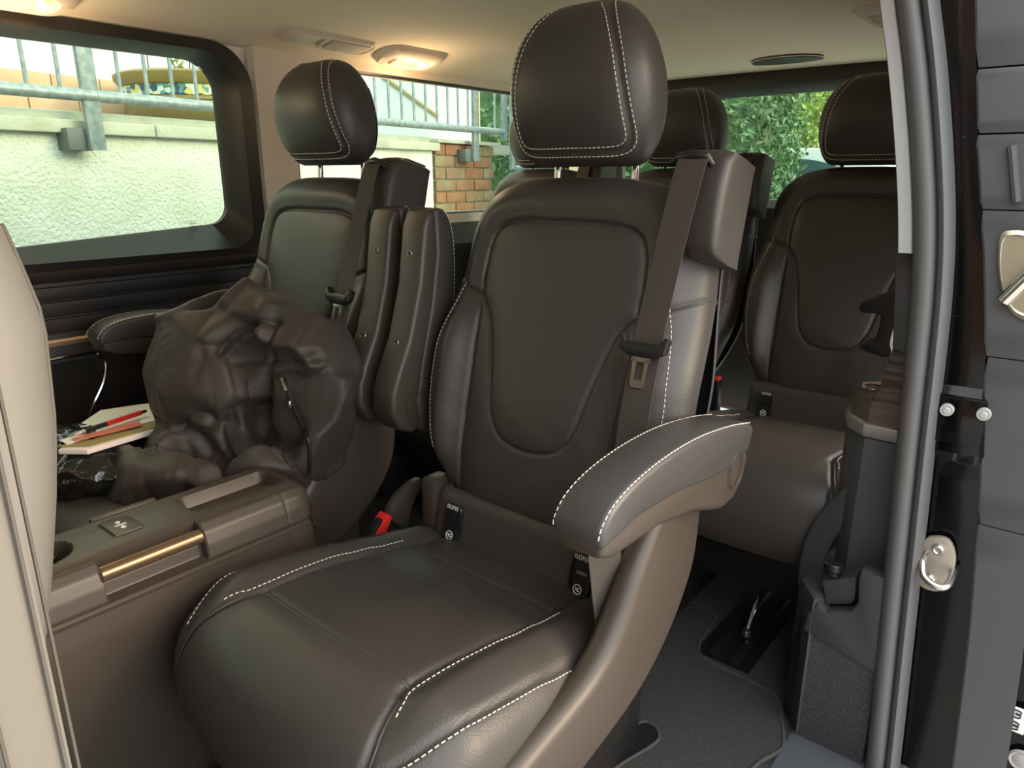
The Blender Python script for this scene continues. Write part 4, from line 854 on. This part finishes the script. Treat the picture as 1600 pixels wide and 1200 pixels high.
toW(MB().box((.085, 2.91, 1.75), (.03, .045, 1.0), .004)).build('gate_post', GAL, ga); MB().tube(catmull([WP(.085, 3.02, 2.2), WP(.085, 3.02, 1.4), WP(.085, 3.02, 1.09), WP(.085, 3.05, 1.07), WP(.085, 3.3, 1.07), WP(.085, 3.9, 1.07)], 4), .022, 12).build('gate_frame', GAL, ga)
bkp = thing('brick_pillar', 'red brick pillar with stone cap at the end of the plaster wall', 'pillar', tuple(WP(0, 2.58, -.3)))
toW(MB().box((-.16, 2.575, .30), (.29, .655, 1.80))).build('mortar_core', mat('pale_mortar', (.36, .34, .25), .95), bkp, smooth=False)
BR = [mat('red_brick_%s' % n, c, .85, bump=('n', 45, .5, .006), var=(c2, 12, .4, .7)) for n, c, c2 in (('warm', (.27, .11, .06), (.30, .16, .09)), ('pale', (.29, .14, .085), (.27, .19, .11)), ('dusty', (.24, .14, .08), (.28, .22, .14)))]
for r_ in range(13):
    z = 1.178-.072*r_; x0 = 2.245+(.0 if r_ % 2 else -.10)
    for k in range(4):
        a_, b_ = max(2.245, x0+.212*k), min(2.905, x0+.212*k+.203)
        if b_-a_ > .04: toW(MB().box((-.045+random.uniform(-.004, .004), (a_+b_)/2, z), (.10, b_-a_, .063), .004)).build('brick', random.choice(BR), bkp)
toW(MB().box((-.14, 2.6, 1.226), (.34, .72, .022), .004)).build('stone_cap', CONC, bkp)
pot = thing('plant_pot', 'large ochre glazed plant pot with a mosaic band on the terrace', 'pot', tuple(WP(-.48, 1.01, 1.25)))
pc = WP(-.48, 1.01, 1.25); GL = mat('ochre_glaze', (.25, .17, .04), .3, var=((.20, .155, .06), 9, .35, .7))
MB().lathe([(.29, 0), (.33, .04), (.345, .08), (.352, .10), (.358, .102), (.356, .115), (.350, .118), (.350, .165), (.358, .168), (.366, .18), (.378, .195), (.38, .215), (.365, .225), (.34, .21), (.33, .15), (.0001, .15)], pc, 64).build('pot_body', GL, pot)
mz = mat('mosaic_band', (.3, .4, .4), .4); nt = mz.node_tree; t = nt.nodes.new('ShaderNodeTexVoronoi'); t.inputs['Scale'].default_value = 38; r_ = nt.nodes.new('ShaderNodeValToRGB'); tc = nt.nodes.new('ShaderNodeTexCoord')
for p_, c_ in ((.0, (.03, .06, .12)), (.25, (.10, .26, .30)), (.5, (.55, .62, .55)), (.7, (.55, .48, .14)), (.9, (.10, .22, .14))):
    e_ = r_.color_ramp.elements.new(p_); e_.color = (*c_, 1)
r_.color_ramp.interpolation = 'CONSTANT'; sp_ = nt.nodes.new('ShaderNodeSeparateColor')
nt.links.new(tc.outputs['Object'], t.inputs['Vector']); nt.links.new(t.outputs['Color'], sp_.inputs[0]); nt.links.new(sp_.outputs[0], r_.inputs[0]); nt.links.new(r_.outputs[0], nt.nodes['Principled BSDF'].inputs['Base Color'])
MB().lathe([(.351, .119), (.353, .12), (.353, .163), (.351, .164)], pc, 64).build('mosaic_band', mz, pot)
LEAF = [mat('leaf_%s' % n, c, .45, var=(c2, 3, .35, .7)) for n, c, c2 in (('deep', (.07, .14, .06), (.16, .26, .11)), ('bright', (.22, .32, .07), (.32, .42, .12)), ('dark', (.015, .05, .015), (.06, .14, .03)))]
def leaves(n, fn, size, m, name, parent):
    P = np.array([fn() for _ in range(n)]); A = np.random.normal(size=(n, 3)); A /= np.linalg.norm(A, axis=1)[:, None]
    B = np.cross(A, np.random.normal(size=(n, 3))); B /= np.linalg.norm(B, axis=1)[:, None]; Cc = np.cross(A, B)
    s = size*np.random.uniform(.6, 1.3, (n, 1)); V = np.stack([P-A*s, P+B*s*.45+Cc*s*.12, P+A*s, P-B*s*.45+Cc*s*.12], 1).reshape(-1, 3)
    return MB().add(V, [(4*i, 4*i+1, 4*i+2, 4*i+3) for i in range(n)]).build(name, m, parent, smooth=False, recalc=False, kind='stuff')
sp1 = thing('pot_plant', 'bare twigs with one green sprig growing in the ochre pot', 'plant', tuple(pc+np.array([0, 0, .15])))
for k in range(5):
    b0 = pc+np.array([random.uniform(-.2, .2), random.uniform(-.25, .1), .15]); MB().tube([b0, b0+np.array([random.uniform(-.06, .06), random.uniform(-.06, .06), .18]), b0+np.array([random.uniform(-.1, .1), random.uniform(-.1, .1), .36])], [.004, .003, .002], 6).build('twig', mat('brown_twig', (.12, .08, .05), .8) if k == 0 else D.materials['brown_twig'], sp1)
leaves(26, lambda: pc+np.array([.05, -.12, .25])+np.random.normal(0, .022, 3), .022, LEAF[1], 'foliage', sp1)
def bush(name, label, c, r, n, size, m, core):
    t = thing(name, label, name.split('_')[-1], (c[0], c[1], c[2]-r[2]))
    bm = bmesh.new(); bmesh.ops.create_icosphere(bm, subdivisions=3, radius=1)
    for v in bm.verts: v.co = Vector((v.co.x*r[0], v.co.y*r[1], v.co.z*r[2]))*.9*(1+.12*noise.noise(v.co*3))
    MB()._bm(bm, c).build('shrub_core', core, t)
    def fn():
        d = np.random.normal(size=3); d /= np.linalg.norm(d); return np.array(c)+d*np.array(r)*(random.uniform(.86, 1.08)+.1*noise.noise(Vector(d*4)))
    leaves(n, fn, size, m, 'foliage', t); return t
q = at(1168, 200, Y=4.6); bush('tall_hedge', 'dense glossy green hedge seen through the rear window', (q[0]-.58, 4.8, 1.2), (.80, .6, 1.75), 36000, .026, LEAF[0], LEAF[2])
q = at(1228, 160, Y=8.5); bush('bright_shrub', 'light green airy shrub right of the hedge outside the rear window', (q[0], 8.6, 1.9), (.45, .5, .75), 5000, .035, LEAF[1], mat('olive_core', (.16, .2, .05), .8))
q = at(765, 180, X=-4.0); bush('dark_bush', 'dark leafy bush behind the gate post beyond the brick pillar', (q[0]-.6, q[1]+.9, 1.2), (.7, .9, 1.3), 6000, .045, LEAF[0], LEAF[2])
fe = thing('timber_fence', 'weathered brown timber fence in the far background behind the parked car', 'fence', (1.0, 11.5, -.3)); FW_ = mat('weathered_timber', (.30, .26, .17), .9, bump=('n', 20, .4, .01))
for k in range(16): MB().box((1.0, 11.5, -.15+.2*k), (14, .05, .19), .006).build('board', FW_, fe)
for k in range(5): MB().box((-3+2*k, 11.44, 1.2), (.12, .08, 3.1), .006).build('post', FW_, fe)

# brick house across the yard, whose reflection shows in the glossy frame
ho_ = thing('opposite_house', kind='structure', loc=(1.0, -6.0, -.62))
MB().box((1.0, -6.2, 1.7), (16, .4, 4.7)).build('house_wall', mat('brown_brick_wall', (.26, .15, .10), .9, bump=('n', 12, .4, .02)), ho_, smooth=False)
for x_ in (-4, -1, 2, 5): MB().box((x_, -5.99, 1.5), (1.1, .06, 1.4), .01).build('house_window', mat('house_pane', (.05, .06, .07), .1) if x_ == -4 else D.materials['house_pane'], ho_)

# parked car behind the van
pk = thing('parked_car', 'silver white parked car seen through the rear window', 'car', (1.0, 6.6, -.27))
cx0 = at(1215, 225, Y=6.0)[0]; CARW = mat('silver_white_paint', (.75, .77, .78), .25, coat=.8); CGL = mat('dark_car_glass', (.05, .09, .10), .05, spec=.8)
gz = -.27; body = [(-1.6, .25), (-1.7, .6), (-1.62, .85), (-1.0, .98), (.9, 1.0), (2.2, .9), (2.5, .75), (2.55, .45), (2.4, .25)]
MB().prism([(cx0+x, gz+z) for x, z in body], 1, 5.95, 7.55, .12, 4).build('car_body', CARW, pk)
cab = catmull([(-1.15, .95), (-.9, 1.22), (-.45, 1.44), (.1, 1.50), (.6, 1.45), (1.15, 1.22), (1.6, .97)], 6)
MB().prism([(cx0+x, gz+z) for x, z in cab], 1, 6.0, 7.4, .12, 4).build('car_cabin', CARW, pk)
gw = catmull([(-.85, 1.0), (-.65, 1.22), (-.3, 1.38), (.1, 1.42), (.42, 1.38), (.85, 1.19), (1.15, 1.0)], 6)
MB().prism([(cx0+x, gz+z) for x, z in gw], 1, 5.985, 6.03, .004).build('car_window', CGL, pk)
for x_ in (-1.0, 1.55):
    MB().cyl((cx0+x_, 5.86, gz+.31), (cx0+x_, 6.08, gz+.31), .31, 28).build('wheel', BLACKP, pk)
